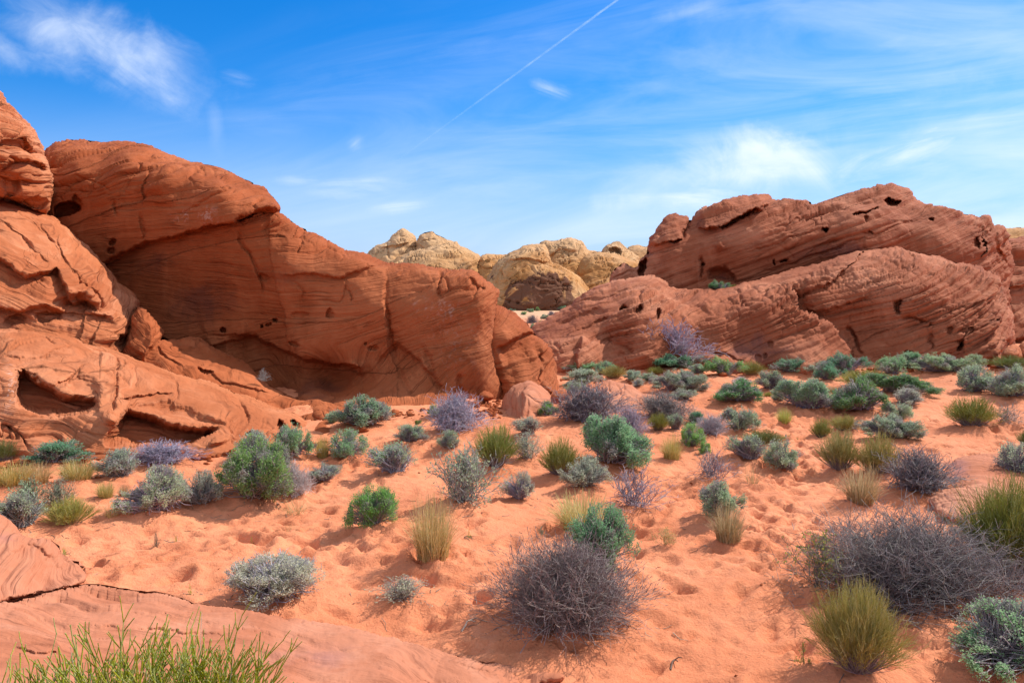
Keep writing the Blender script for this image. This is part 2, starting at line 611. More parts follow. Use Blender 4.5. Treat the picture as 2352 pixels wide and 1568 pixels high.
def relief(name, outline, ctrl, mat, w=60, R=2.0, back=4.0, res=2.0, feats=(), dip=10, tilt=0.1, xbed=0.25,
           swarp=0.5, layers=((0.5, 0.12, 2.5), (0.16, 0.05, 0.7)), rough=None, lumps=((1.6, 0.16), (0.45, 0.05)),
           stain=None, pale=None, seed=1, warp=3.0, smooth_out=1, pillow=0.3, lump_k=0.45, stretch=0.07, shear=None, cracks=None, wob=0.06):
    poly = smooth_poly(outline, smooth_out)
    xs = [p[0] for p in poly]
    ys = [p[1] for p in poly]
    pad = res * 2

    def sdf(step):
        U = np.arange(min(xs) - pad, max(xs) + pad + step, step)
        Vv = np.arange(min(ys) - pad, max(ys) + pad + step, step)
        u, v = np.meshgrid(U, Vv)
        sh = u.shape
        q = P3(u / 26.0, v / 26.0, 0 * u + seed)
        wu = (fbm(q, 4, seed, 0.6) * warp).reshape(sh)
        wv = (fbm(q + 31.7, 4, seed + 3, 0.6) * warp).reshape(sh)
        uw, vw = u + wu, v + wv
        d, bx, by, _, _, _ = seg_dist(uw, vw, poly)
        s = np.where(inside(uw, vw, poly), d, -d)
        return u, v, wu, wv, uw, vw, bx, by, s

    u, v, wu, wv, uw, vw, bx, by, s = sdf(res)
    keep = s > -0.8 * res
    snap = s < 0.3 * res
    uu = np.where(snap & keep, bx - wu, u)
    vv = np.where(snap & keep, by - wv, v)
    s0 = np.maximum(s, 0)
    tb = tps(ctrl, u, v)
    q = np.clip(s0 / w, 0, 1)
    rounding = R * (1 - np.sqrt(np.clip(1 - (1 - q) ** 2, 0, 1)))
    fo = apply_feats(feats, u + wu * 1.4, v + wv * 1.4)
    t = tb + rounding + fo
    p = at(uu, vv, t)
    # smooth normals of the shape
    ps = at(uu, vv, tb + rounding + 0.35 * blur(fo, 4))
    gu = np.gradient(ps, axis=1)
    gv = np.gradient(ps, axis=0)
    n = np.cross(gu, gv)
    n /= np.maximum(np.linalg.norm(n, axis=-1, keepdims=True), 1e-9)
    fl = np.sum(n * rays(u, v), axis=-1) > 0
    n[fl] *= -1
    sh = u.shape
    pf = p.reshape(-1, 3)
    ca, sa = math.cos(math.radians(dip)), math.sin(math.radians(dip))
    bn = np.array([-sa, -tilt, ca])
    bn /= np.linalg.norm(bn)
    ax = np.array([ca, 0, sa])
    bx_ = np.cross(bn, ax)
    sv = pf @ bn + swarp * fbm(pf * 0.13, 2, seed + 50) + wob * fbm(pf * 0.9, 2, seed + 51)
    av = pf @ ax + 0.25 * fbm(pf * 0.6, 2, seed + 52)
    bv = pf @ bx_
    ck = np.floor(sv / 1.7 + 0.4 * fbm(pf * 0.2, 2, seed + 53))
    sv = sv + (rnd(ck, 1, 0, seed) - 0.5) * 2 * xbed * av
    if shear is not None:
        fun, su, sv0, amt = shear
        i0 = np.argmin((u.ravel() - su) ** 2 + (v.ravel() - sv0) ** 2)
        sv = sv - fun(u.ravel(), v.ravel()) * amt * (av - av[i0])
    rg = np.ones(len(pf)) if rough is None else np.clip(rough(u.ravel(), v.ravel()), 0, 3)
    rg = rg * np.clip(0.75 + 1.1 * fbm(pf * 0.35, 3, seed + 60), 0.15, 1.6)
    disp = np.zeros(len(pf))
    for li, (h, amp, L) in enumerate(layers):
        disp += amp * rg * layer_disp(sv, av, h, L, seed * 13 + li, 0.35, pillow)
    for li, (sc, amp) in enumerate(lumps):
        disp += lump_k * amp * fbm(pf / sc, 3, seed + 70 + li, 0.5)
    stc = np.stack([av, bv, sv], axis=1)
    disp += stretch * rg * fbm(stc * np.array([0.45, 0.45, 3.2]), 4, seed + 80, 0.6)
    if cracks:
        ca_, cs_, cd_, cw_, lo_ = cracks
        wa = 0.35 * fbm(pf * 1.1, 2, seed + 85)
        f1, f2 = worley(av / ca_ + wa, sv / cs_ + wa * 0.6, seed + 5)
        mk = np.clip((rg - lo_) / 0.5, 0, 1) * np.clip(0.6 + 1.6 * fbm(pf * 0.5, 2, seed + 86), 0, 1)
        disp += cd_ * mk * (0.45 * np.minimum(f2 - f1, 0.6) - (1 - sstep(f2 - f1, 0, cw_)))
    disp *= 0.30 + 0.70 * sstep(q.ravel(), 0.0, 0.5)
    pd = pf + n.reshape(-1, 3) * disp[:, None]
    # facing of near silhouette points: keep them from sliding far along the view
    idx = -np.ones(sh, dtype=np.int64)
    idx[keep] = np.arange(int(keep.sum()))
    V = pd[keep.ravel()]
    k4 = keep[:-1, :-1] & keep[1:, :-1] & keep[1:, 1:] & keep[:-1, 1:]
    F = np.stack([idx[:-1, :-1][k4], idx[1:, :-1][k4], idx[1:, 1:][k4], idx[:-1, 1:][k4]], axis=1)
    A_st = np.stack([av, bv, sv], axis=1)[keep.ravel()]
    A_stain = (np.zeros(sh) if stain is None else stain(u, v))[keep]
    A_pale = (np.zeros(sh) if pale is None else pale(u, v))[keep]
    # far side of the rock, coarser
    u2, v2, wu2, wv2, _, _, bx2, by2, s2 = sdf(res * 6)
    k2 = s2 > -0.8 * res * 6
    sn2 = s2 < 0.3 * res * 6
    uu2 = np.where(sn2 & k2, bx2 - wu2, u2)
    vv2 = np.where(sn2 & k2, by2 - wv2, v2)
    s20 = np.maximum(np.where(sn2, 0, s2), 0)
    q2 = np.clip(s20 / (w * 2.2), 0, 1)
    t2 = tps(ctrl, uu2, vv2) + R + back * np.sqrt(np.clip(1 - (1 - q2) ** 2, 0, 1)) + 0.03
    p2 = at(uu2, vv2, t2)
    pb = p2.reshape(-1, 3)
    pb = pb + 0.25 * fbm(pb / 2.0, 3, seed + 90)[:, None] * np.array([0, 1.0, 0]) * (s20.ravel() > 0)[:, None]
    i2 = -np.ones(u2.shape, dtype=np.int64)
    i2[k2] = np.arange(int(k2.sum())) + len(V)
    kk = k2[:-1, :-1] & k2[1:, :-1] & k2[1:, 1:] & k2[:-1, 1:]
    F2 = np.stack([i2[:-1, :-1][kk], i2[:-1, 1:][kk], i2[1:, 1:][kk], i2[1:, :-1][kk]], axis=1)
    V2 = pb[k2.ravel()]
    st2 = np.stack([V2 @ ax, V2 @ bx_, V2 @ bn], axis=1)
    zz = np.zeros(len(V2))
    VV = np.r_[V, V2]
    org = np.array([VV[:, 0].mean(), VV[:, 1].mean(), max(0.0, VV[:, 2].min())])
    me = np_mesh(name, VV - org, np.r_[F, F2], mat,
                 {'strata': np.r_[A_st, st2], 'stain': np.r_[A_stain, zz], 'pale': np.r_[A_pale, zz]})
    return link(name, me, None, org)


def gauss(u, v, cx, cy, rx, ry, ang=0):
    ca, sa = math.cos(math.radians(ang)), math.sin(math.radians(ang))
    a = ((u - cx) * ca - (v - cy) * sa) / rx
    b = ((u - cx) * sa + (v - cy) * ca) / ry
    return np.exp(-(a * a + b * b))


# ------------------------------------------------------------------ rocks
def build_rocks():
    rk = {}

    def add(name, label, cat, group, **kw):
        o = relief(name, **kw)
        tag(o, label, cat, group)
        rk[label] = o
        return o
    G_L = "red sandstone outcrops on the left"
    G_R = "brown red sandstone outcrops on the right"
    G_Y = "yellow sandstone domes in the distance"

    # upper left block, leaning over the dome below it
    add('sandstone_block', "orange cliff block leaning in at the left edge above the smooth dome", 'rock', G_L,
        outline=[(-360, 60), (-120, 120), (0, 209), (18, 237), (47, 266), (70, 287), (88, 316), (98, 336), (103, 354), (110, 371),
                 (113, 395), (126, 433), (117, 451), (117, 477), (107, 497), (82, 484), (44, 464), (0, 450), (-160, 470), (-360, 520)],
        ctrl=[(-300, 300, 17.6), (-300, 480, 18.2), (0, 250, 19.6), (0, 340, 18.6), (0, 440, 19.4), (50, 290, 20.3), (55, 400, 19.4),
              (100, 380, 20.7), (115, 450, 21.0), (90, 480, 20.6), (-360, 80, 20.0)],
        mat=M_REDL, w=40, R=1.0, back=5, dip=-14, tilt=0.1, seed=11, pillow=0.2, xbed=0.12, cracks=(1.0, 0.42, 0.10, 0.12, 0.3),
        layers=((0.75, 0.32, 3.0), (0.24, 0.13, 1.0), (0.09, 0.045, 0.5)), lumps=((1.5, 0.30), (0.5, 0.10)),
        feats=[('hole', 20, 415, 22, 20, 10, 0.4), ('step', [(-100, 400), (10, 362), (60, 372), (112, 398)], 0.5, 3, 60),
               ('groove', [(40, 250), (70, 330), (110, 350)], 3, 0.25), ('hole', 70, 455, 26, 12, -25, 0.45),
               ('step', [(-100, 352), (20, 322), (70, 345), (104, 360)], 0.35, 3, 40)])

    # smooth dome below it
    add('sandstone_dome', "orange rounded dome slope at the left edge with thin slanting cracks", 'rock', G_L,
        outline=[(-360, 430), (0, 446), (44, 462), (107, 494), (129, 503), (164, 535), (205, 568), (234, 600), (261, 632), (273, 650), (306, 673), (321, 690),
                 (321, 703), (313, 729), (315, 752), (306, 785), (295, 815), (280, 860), (200, 900), (0, 930), (-360, 930)],
        ctrl=[(-300, 480, 19.5), (-300, 800, 16.2), (0, 455, 20.3), (0, 560, 18.3), (0, 680, 17.1), (0, 760, 17.0), (105, 500, 20.6), (110, 600, 18.7),
              (110, 700, 17.5), (120, 790, 17.5), (200, 570, 20.4), (210, 680, 18.7), (215, 770, 18.2), (260, 640, 20.2), (270, 740, 19.2), (310, 690, 20.6),
              (300, 800, 19.4), (200, 880, 18.0), (0, 900, 17.0)],
        mat=M_REDL, w=45, R=0.9, back=5, dip=-24, tilt=0.15, seed=12, pillow=0.15, xbed=0.10, swarp=0.35, cracks=(1.4, 0.6, 0.06, 0.07, 0.4),
        layers=((0.9, 0.16, 3.5), (0.28, 0.10, 1.2), (0.10, 0.05, 0.6)), lumps=((1.8, 0.14), (0.5, 0.05)), stretch=0.06,
        feats=[('step', [(-100, 560), (20, 610), (60, 640), (130, 620), (165, 700), (200, 690), (240, 720)], 0.5, 5, 80),
               ('step', [(-60, 690), (40, 715), (100, 700), (150, 722), (235, 725), (265, 750)], 0.42, 5, 70),
               ('hole', 110, 727, 32, 14, 0, 0.5), ('hole', 35, 735, 26, 12, 10, 0.35), ('pit', [(185, 665), (215, 690), (228, 725), (140, 735), (130, 690)], 0.45, 18),
               ('groove', [(120, 500), (140, 590), (170, 640), (230, 690), (250, 740)], 3, 0.22),
               ('groove', [(60, 480), (150, 600), (190, 660)], 2.5, 0.18), ('groove', [(-20, 500), (60, 560), (130, 620)], 3, 0.22),
               ('groove', [(0, 470), (70, 510), (120, 560), (180, 580)], 2.5, 0.15),
               ('step', [(250, 800), (262, 770), (300, 775)], 0.5, 3, 40)])

    # ridge with two hollows
    cave1 = [(28, 854), (53, 845), (79, 856), (100, 872), (125, 886), (150, 905), (198, 908), (228, 912), (238, 930), (227, 950), (198, 960), (148, 964), (73, 957), (40, 940), (26, 915), (24, 885)]
    cave2 = [(262, 960), (280, 938), (316, 944), (349, 952), (395, 972), (445, 980), (494, 982), (515, 986), (507, 998), (478, 1017), (432, 1031), (363, 1035), (280, 1033), (250, 1027), (236, 1014), (244, 990)]
    add('sandstone_ridge', "long orange ridge with two dark hollows at its foot, sloping down from the left edge", 'rock', G_L,
        outline=[(-360, 735), (0, 756), (43, 757), (99, 765), (158, 772), (211, 792), (264, 805), (293, 818), (330, 831), (379, 848), (428, 866), (478, 877),
                 (521, 891), (541, 904), (580, 910), (626, 933), (659, 943), (689, 953), (705, 970), (732, 986), (744, 1009), (748, 1050), (700, 1100), (560, 1130), (400, 1150), (0, 1180), (-360, 1180)],
        ctrl=[(-300, 760, 16.0), (-300, 1060, 'z', 0.0), (0, 760, 16.4), (0, 850, 14.4), (0, 950, 13.5), (0, 1062, 'z', 0.05), (100, 770, 16.6), (130, 850, 14.9), (120, 1000, 13.4), (120, 1062, 'z', 0.05),
              (240, 1055, 'z', 0.05), (240, 880, 14.9), (220, 800, 17.0), (330, 835, 17.2), (330, 900, 15.3), (380, 1048, 'z', 0.05), (500, 1040, 'z', 0.05), (480, 880, 17.0), (500, 940, 15.3), (540, 1000, 14.6),
              (600, 920, 16.6), (620, 990, 15.0), (600, 1025, 'z', 0.05), (690, 958, 16.0), (690, 1000, 15.2), (740, 1010, 15.4), (700, 1080, 14.8), (0, 1150, 13.0), (400, 1120, 13.3)],
        mat=M_REDL, w=42, R=0.9, back=3.5, dip=-9, tilt=0.12, seed=13, pillow=0.15, xbed=0.10, swarp=0.30, cracks=(0.9, 0.40, 0.06, 0.08, 0.4),
        layers=((0.55, 0.10, 2.2), (0.19, 0.075, 0.9), (0.075, 0.04, 0.4)), lumps=((1.3, 0.10), (0.4, 0.04)), stretch=0.05,
        rough=lambda u, v: np.where(u < 230, 0.6 + 0.5 * sstep(v, 960, 1000), 1.0),
        feats=[('pit', cave1, 0.95, 20), ('pit', cave2, 1.05, 20),
               ('pit', [(255, 950), (300, 915), (380, 912), (450, 930), (530, 975), (520, 995), (440, 990), (350, 965)], 0.35, 30),
               ('pit', [(150, 905), (140, 870), (190, 850), (235, 880), (240, 930), (200, 925)], 0.30, 24),
               ('pit', [(557, 1004), (570, 994), (590, 998), (602, 1010), (590, 1020), (560, 1018)], 0.5, 8),
               ('pit', [(631, 975), (640, 966), (654, 968), (660, 985), (655, 998), (634, 995)], 0.5, 7),
               ('pit', [(663, 972), (672, 962), (686, 970), (692, 990), (680, 996), (668, 990)], 0.6, 7),
               ('groove', [(266, 800), (265, 880), (262, 930), (245, 975)], 4, 0.35), ('groove', [(205, 830), (150, 880), (120, 895)], 4, 0.3),
               ('groove', [(100, 768), (110, 790), (130, 800)], 4, 0.25), ('groove', [(10, 965), (40, 1000), (80, 1050)], 5, 0.35),
               ('groove', [(0, 820), (50, 830), (130, 815), (200, 780)], 2.5, 0.16),
               ('step', [(270, 920), (350, 910), (400, 905)], 0.2, 2, 25), ('groove', [(400, 870), (410, 910), (390, 940)], 3, 0.2),
               ('groove', [(540, 905), (570, 950), (565, 985)], 3.5, 0.25), ('bump', 252, 968, 13, 16, 20, 0.35),
               ('bump', 500, 1024, 26, 8, 15, 0.25), ('hole', 15, 990, 14, 20, 20, 0.2)],
        pale=lambda u, v: gauss(u, v, 22, 895, 10, 40) * 0.9)  # sunlight on the left hollow's rim, painted into the colour

    # low stepped ledges between the ridge and the great wall
    add('rock_ledge', "low shaded stepped ledges of red rock between the ridge and the great wall", 'rock', G_L,
        outline=[(285, 800), (313, 705), (330, 712), (379, 760), (376, 770), (365, 786), (445, 772), (500, 804), (560, 831), (612, 882), (659, 904), (725, 930), (775, 948), (790, 1010), (600, 1080), (300, 1000), (240, 900)],
        ctrl=[(320, 730, 19.9), (360, 765, 19.6), (370, 800, 19.2), (440, 785, 20.3), (450, 850, 18.6), (520, 820, 20.2), (560, 870, 18.8), (620, 890, 19.0), (600, 930, 18.0), (700, 925, 18.9), (700, 975, 17.0), (770, 955, 18.0), (740, 985, 'z', 0.05), (500, 960, 17.2), (300, 900, 18.0), (600, 1050, 16.8)],
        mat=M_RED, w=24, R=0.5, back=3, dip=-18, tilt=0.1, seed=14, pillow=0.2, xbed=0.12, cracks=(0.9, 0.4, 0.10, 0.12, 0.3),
        layers=((0.5, 0.30, 1.4), (0.18, 0.10, 0.7), (0.07, 0.03, 0.4)), lumps=((1.0, 0.22), (0.4, 0.07)),
        feats=[('step', [(313, 700), (352, 755), (350, 790), (330, 830)], -0.6, 4, 50), ('groove', [(350, 780), (380, 830), (430, 850)], 4, 0.3),
               ('groove', [(440, 840), (480, 870), (560, 900), (640, 915)], 3.5, 0.3), ('hole', 470, 858, 20, 6, -20, 0.4)])

    # great wall on the left
    D_out = [(60, 420), (103, 345), (120, 331), (146, 323), (182, 322), (217, 323), (249, 326), (287, 325), (322, 330), (352, 339), (381, 354), (410, 366), (439, 371), (469, 374), (498, 383),
             (527, 392), (557, 410), (586, 421), (609, 433), (624, 448), (634, 462), (645, 478), (643, 487), (662, 503), (690, 522), (726, 540), (758, 556), (799, 578), (839, 584), (863, 594), (887, 608), (936, 606), (972, 608),
             (1004, 620), (1016, 618), (1064, 624), (1083, 620), (1105, 636), (1133, 655), (1146, 667), (1143, 691), (1136, 731), (1134, 790), (1136, 844), (1157, 884), (1163, 908), (1160, 950), (1100, 990), (800, 1040), (400, 1000), (120, 920), (60, 640)]
    seam = [(200, 640), (245, 601), (281, 585), (316, 565), (381, 553), (434, 533), (498, 515), (539, 509), (565, 503), (583, 489), (615, 484), (665, 486)]
    lip = [(517, 775), (560, 768), (589, 771), (638, 800), (698, 824), (758, 835), (799, 836), (823, 848), (850, 838)]
    add('sandstone_massif', "great overhanging red wall with a domed cap and a shaded alcove at its base", 'rock', G_L,
        outline=D_out,
        ctrl=[(90, 450, 22.9), (90, 600, 22.8), (90, 800, 22.5), (120, 350, 24.0), (180, 333, 24.8), (300, 336, 24.6), (400, 372, 23.8), (500, 392, 23.2), (600, 440, 21.9), (180, 365, 23.3), (300, 370, 22.9), (400, 398, 22.3), (500, 414, 21.9), (180, 430, 22.6), (300, 430, 22.2), (420, 450, 21.7), (540, 455, 21.3),
              (160, 520, 22.2), (300, 500, 21.7), (430, 500, 21.3), (560, 490, 20.9), (635, 480, 21.2), (240, 580, 22.2), (380, 540, 21.5),
              (300, 640, 22.0), (450, 600, 21.4), (650, 530, 21.3), (660, 590, 20.6), (760, 575, 21.0), (780, 640, 20.3), (880, 622, 20.6), (880, 690, 19.95), (1000, 638, 20.4), (1000, 690, 19.85), (1110, 660, 20.1), (1110, 700, 19.7),
              (300, 740, 22.1), (420, 720, 21.6), (560, 700, 21.1), (700, 720, 20.5), (850, 760, 19.95), (1000, 770, 19.75), (1120, 770, 19.7), (420, 790, 21.5), (560, 760, 21.0), (700, 815, 20.3), (800, 830, 20.1),
              (560, 850, 21.1), (660, 880, 20.9), (760, 890, 20.5), (860, 870, 20.2), (960, 850, 19.7), (1060, 850, 19.4), (1130, 850, 19.7),
              (740, 955, 'z', 0.15), (840, 945, 'z', 0.10), (900, 936, 'z', 0.1), (1000, 922, 'z', 0.1), (1090, 912, 'z', 0.1), (1160, 912, 'z', 0.05), (640, 940, 19.6), (1100, 980, 19.4), (700, 1030, 18.0), (350, 950, 20.5)],
        shear=(lambda u, v: sstep(v, 775, 850) * sstep(u, 600, 720), 930, 850, 0.42),
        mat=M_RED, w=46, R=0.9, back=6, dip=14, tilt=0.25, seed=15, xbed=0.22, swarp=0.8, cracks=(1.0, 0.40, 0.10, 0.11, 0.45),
        layers=((0.9, 0.12, 4.0), (0.30, 0.05, 1.1), (0.11, 0.022, 0.6)), lumps=((2.4, 0.30), (0.7, 0.08)), stretch=0.05,
        rough=lambda u, v: 0.28 + 1.15 * sstep(-(v - np.interp(u, [100, 300, 500, 640, 800, 900, 1140], [470, 470, 500, 545, 620, 650, 705])), -25, 45) + 0.4 * sstep(v, 800, 850) * sstep(u, 900, 700),
        feats=[('step', seam, 0.55, 5, 160), ('groove', seam, 4, 0.45), ('hole', 560, 499, 24, 7, 14, 0.8),
               ('pit', [(118, 478), (140, 462), (165, 460), (186, 474), (186, 486), (165, 492), (140, 500), (122, 500)], 0.9, 9),
               ('hole', 262, 556, 7, 9, -30, 0.4), ('hole', 258, 576, 8, 9, -40, 0.4), ('hole', 176, 466, 11, 16, 0, 0.35),
               ('step', lip, 0.55, 5, 110), ('step', [(860, 836), (910, 790), (960, 830), (1010, 880)], 0.25, 6, 80),
               ('groove', [(548, 520), (552, 560), (580, 590), (602, 640), (612, 690)], 4.5, 0.22),
               ('groove', [(887, 610), (884, 680), (892, 740), (900, 790), (914, 830)], 4, 0.28),
               ('step', [(914, 860), (895, 800), (887, 740), (886, 620)], 0.22, 4, 90),
               ('step', [(650, 632), (720, 628), (780, 640), (830, 622), (870, 606)], 0.18, 3, 30),
               ('step', [(575, 772), (520, 786), (470, 800)], -0.25, 3, 40),
               ('groove', [(460, 768), (520, 771), (600, 760)], 2.5, 0.22), ('hole', 512, 760, 7, 6, 0, 0.5), ('hole', 605, 748, 4, 4, 0, 0.4), ('hole', 620, 743, 6, 3, 20, 0.3), ('hole', 634, 735, 5, 5, 0, 0.3),
               ('hole', 610, 636, 10, 10, 0, 0.25), ('hole', 757, 720, 9, 12, 0, 0.28), ('hole', 690, 722, 20, 8, 0, 0.14), ('hole', 680, 790, 14, 5, -20, 0.25), ('hole', 857, 802, 9, 6, 0, 0.25), ('hole', 840, 790, 5, 4, 0, 0.25),
               ('groove', [(790, 655), (810, 680), (806, 700)], 3, 0.18), ('groove', [(720, 690), (780, 695), (795, 670), (792, 640)], 3, 0.14), ('groove', [(660, 640), (700, 665), (690, 700)], 3, 0.12),
               ('bump', 820, 845, 22, 12, -20, 0.45), ('groove', [(965, 790), (985, 830), (1000, 880), (1020, 905)], 7, 0.3), ('groove', [(905, 830), (930, 880), (960, 920)], 6, 0.22), ('groove', [(1060, 850), (1050, 880), (1060, 905)], 7, 0.25),
               ('groove', [(1010, 620), (1008, 660), (1015, 690)], 3, 0.3), ('groove', [(1075, 640), (1090, 655), (1120, 668)], 4, 0.35), ('groove', [(700, 525), (695, 560), (680, 590)], 3, 0.2), ('groove', [(930, 610), (915, 640)], 3, 0.2),
               ('groove', [(320, 480), (330, 540), (322, 560)], 5, 0.25), ('groove', [(262, 455), (265, 490), (270, 500)], 4, 0.22), ('groove', [(340, 390), (350, 410), (335, 440), (325, 470)], 4, 0.3),
               ('groove', [(150, 400), (230, 420), (270, 450)], 2.5, 0.12), ('step', [(340, 440), (400, 400), (480, 400), (560, 415)], -0.18, 5, 40), ('groove', [(400, 500), (480, 460), (550, 430)], 3, 0.14)],
        pale=lambda u, v: 0.55 * gauss(u, v, 425, 495, 26, 14) + 0.6 * gauss(u, v, 484, 494, 20, 16) + 0.45 * gauss(u, v, 965, 705, 20, 22) + 0.55 * gauss(u, v, 1020, 708, 26, 18) + 0.2 * gauss(u, v, 1045, 780, 60, 70),
        stain=lambda u, v: 0.55 * gauss(u, v, 480, 690, 130, 80) + 0.5 * gauss(u, v, 330, 600, 90, 50) + 0.4 * gauss(u, v, 700, 640, 120, 30) + 0.5 * gauss(u, v, 700, 900, 120, 40))

    # block at the right end of the wall
    add('sandstone_block', "angular red end block behind the boulder at the right end of the great wall", 'rock', G_L,
        outline=[(1090, 690), (1139, 699), (1161, 707), (1193, 727), (1214, 743), (1230, 771), (1254, 787), (1270, 808), (1276, 844), (1283, 880), (1279, 912), (1260, 960), (1150, 960), (1090, 900)],
        ctrl=[(1110, 720, 21.0), (1140, 720, 20.9), (1190, 732, 21.6), (1180, 780, 20.5), (1140, 800, 20.3), (1225, 775, 21.5), (1190, 800, 21.0), (1240, 810, 21.3), (1190, 850, 20.5), (1145, 870, 20.6), (1250, 870, 20.8), (1275, 870, 21.6), (1270, 915, 'z', 0.05), (1180, 912, 'z', 0.05), (1120, 950, 20.4)],
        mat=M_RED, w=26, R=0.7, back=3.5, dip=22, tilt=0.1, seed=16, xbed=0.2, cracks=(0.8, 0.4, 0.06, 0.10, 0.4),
        layers=((0.6, 0.10, 1.6), (0.2, 0.04, 0.6)), lumps=((1.2, 0.18), (0.4, 0.06)),
        rough=lambda u, v: 0.6 + 1.3 * sstep(u, 1235, 1260),
        feats=[('step', [(1138, 800), (1170, 788), (1205, 768), (1240, 765)], 0.6, 4, 35), ('groove', [(1240, 800), (1235, 850), (1245, 890)], 3, 0.25),
               ('hole', 1150, 892, 8, 14, 0, 0.5), ('step', [(1200, 890), (1240, 880), (1275, 860)], -0.25, 4, 40), ('step', [(1220, 800), (1240, 845), (1262, 890)], -0.2, 4, 40)])

    # boulder and stones beside it
    add('boulder', "rounded pale red boulder with a faceted top at the foot of the great wall", 'boulder', None,
        outline=[(1152, 931), (1158, 908), (1170, 893), (1184, 884), (1200, 878), (1216, 872), (1238, 883), (1256, 896), (1270, 915), (1268, 932), (1250, 950), (1244, 985), (1190, 1010), (1150, 985)],
        ctrl=[(1155, 930, 17.8), (1170, 905, 17.5), (1200, 885, 17.6), (1218, 877, 17.8), (1195, 925, 16.7), (1225, 900, 17.2), (1240, 930, 16.9), (1265, 915, 17.9), (1225, 950, 16.6), (1170, 970, 'z', 0.05), (1225, 974, 'z', 0.05), (1200, 1000, 16.5)],
        mat=M_SLAB, w=26, R=0.7, back=1.2, dip=-20, tilt=0.3, seed=17, res=1.6, warp=2.0,
        layers=((0.35, 0.05, 0.9), (0.12, 0.02, 0.4)), lumps=((0.8, 0.10), (0.25, 0.03)),
        feats=[('step', [(1190, 985), (1205, 920), (1200, 905), (1215, 875)], -0.2, 4, 60), ('groove', [(1200, 908), (1225, 918), (1250, 935)], 2.5, 0.12), ('groove', [(1210, 910), (1213, 940), (1205, 970)], 2.5, 0.1), ('groove', [(1165, 935), (1190, 945)], 3, 0.08)])
    for k, (ol, d, lab) in enumerate([
            ([(1239, 885), (1250, 874), (1262, 882), (1270, 896), (1266, 910), (1248, 908)], 18.6, "small red stone leaning behind the faceted boulder"),
            ([(1262, 912), (1275, 898), (1294, 892), (1307, 905), (1305, 916), (1285, 925), (1265, 928)], 18.2, "flat red stone between the faceted boulder and the purple twig mound"),
            ([(1098, 905), (1112, 896), (1128, 900), (1136, 912), (1125, 922), (1104, 920)], 18.9, "flat shaded stone at the foot of the wall left of the faceted boulder")]):
        cx = sum(p[0] for p in ol) / len(ol)
        cy = sum(p[1] for p in ol) / len(ol)
        add('boulder', lab, 'boulder', None, outline=ol, ctrl=[(cx, cy, d - 0.2), (cx - 18, cy, d), (cx + 18, cy, d), (cx, cy - 16, d + 0.3), (cx, cy + 14, d)],
            mat=M_RED, w=9, R=0.35, back=0.5, dip=15, seed=30 + k, res=1.6, warp=1.5, layers=((0.2, 0.04, 0.5),), lumps=((0.4, 0.05),))

    # right, lower rock
    nose = [(1815, 660), (1821, 685), (1830, 713), (1858, 731), (1908, 750), (1930, 775), (1955, 803), (1954, 850)]
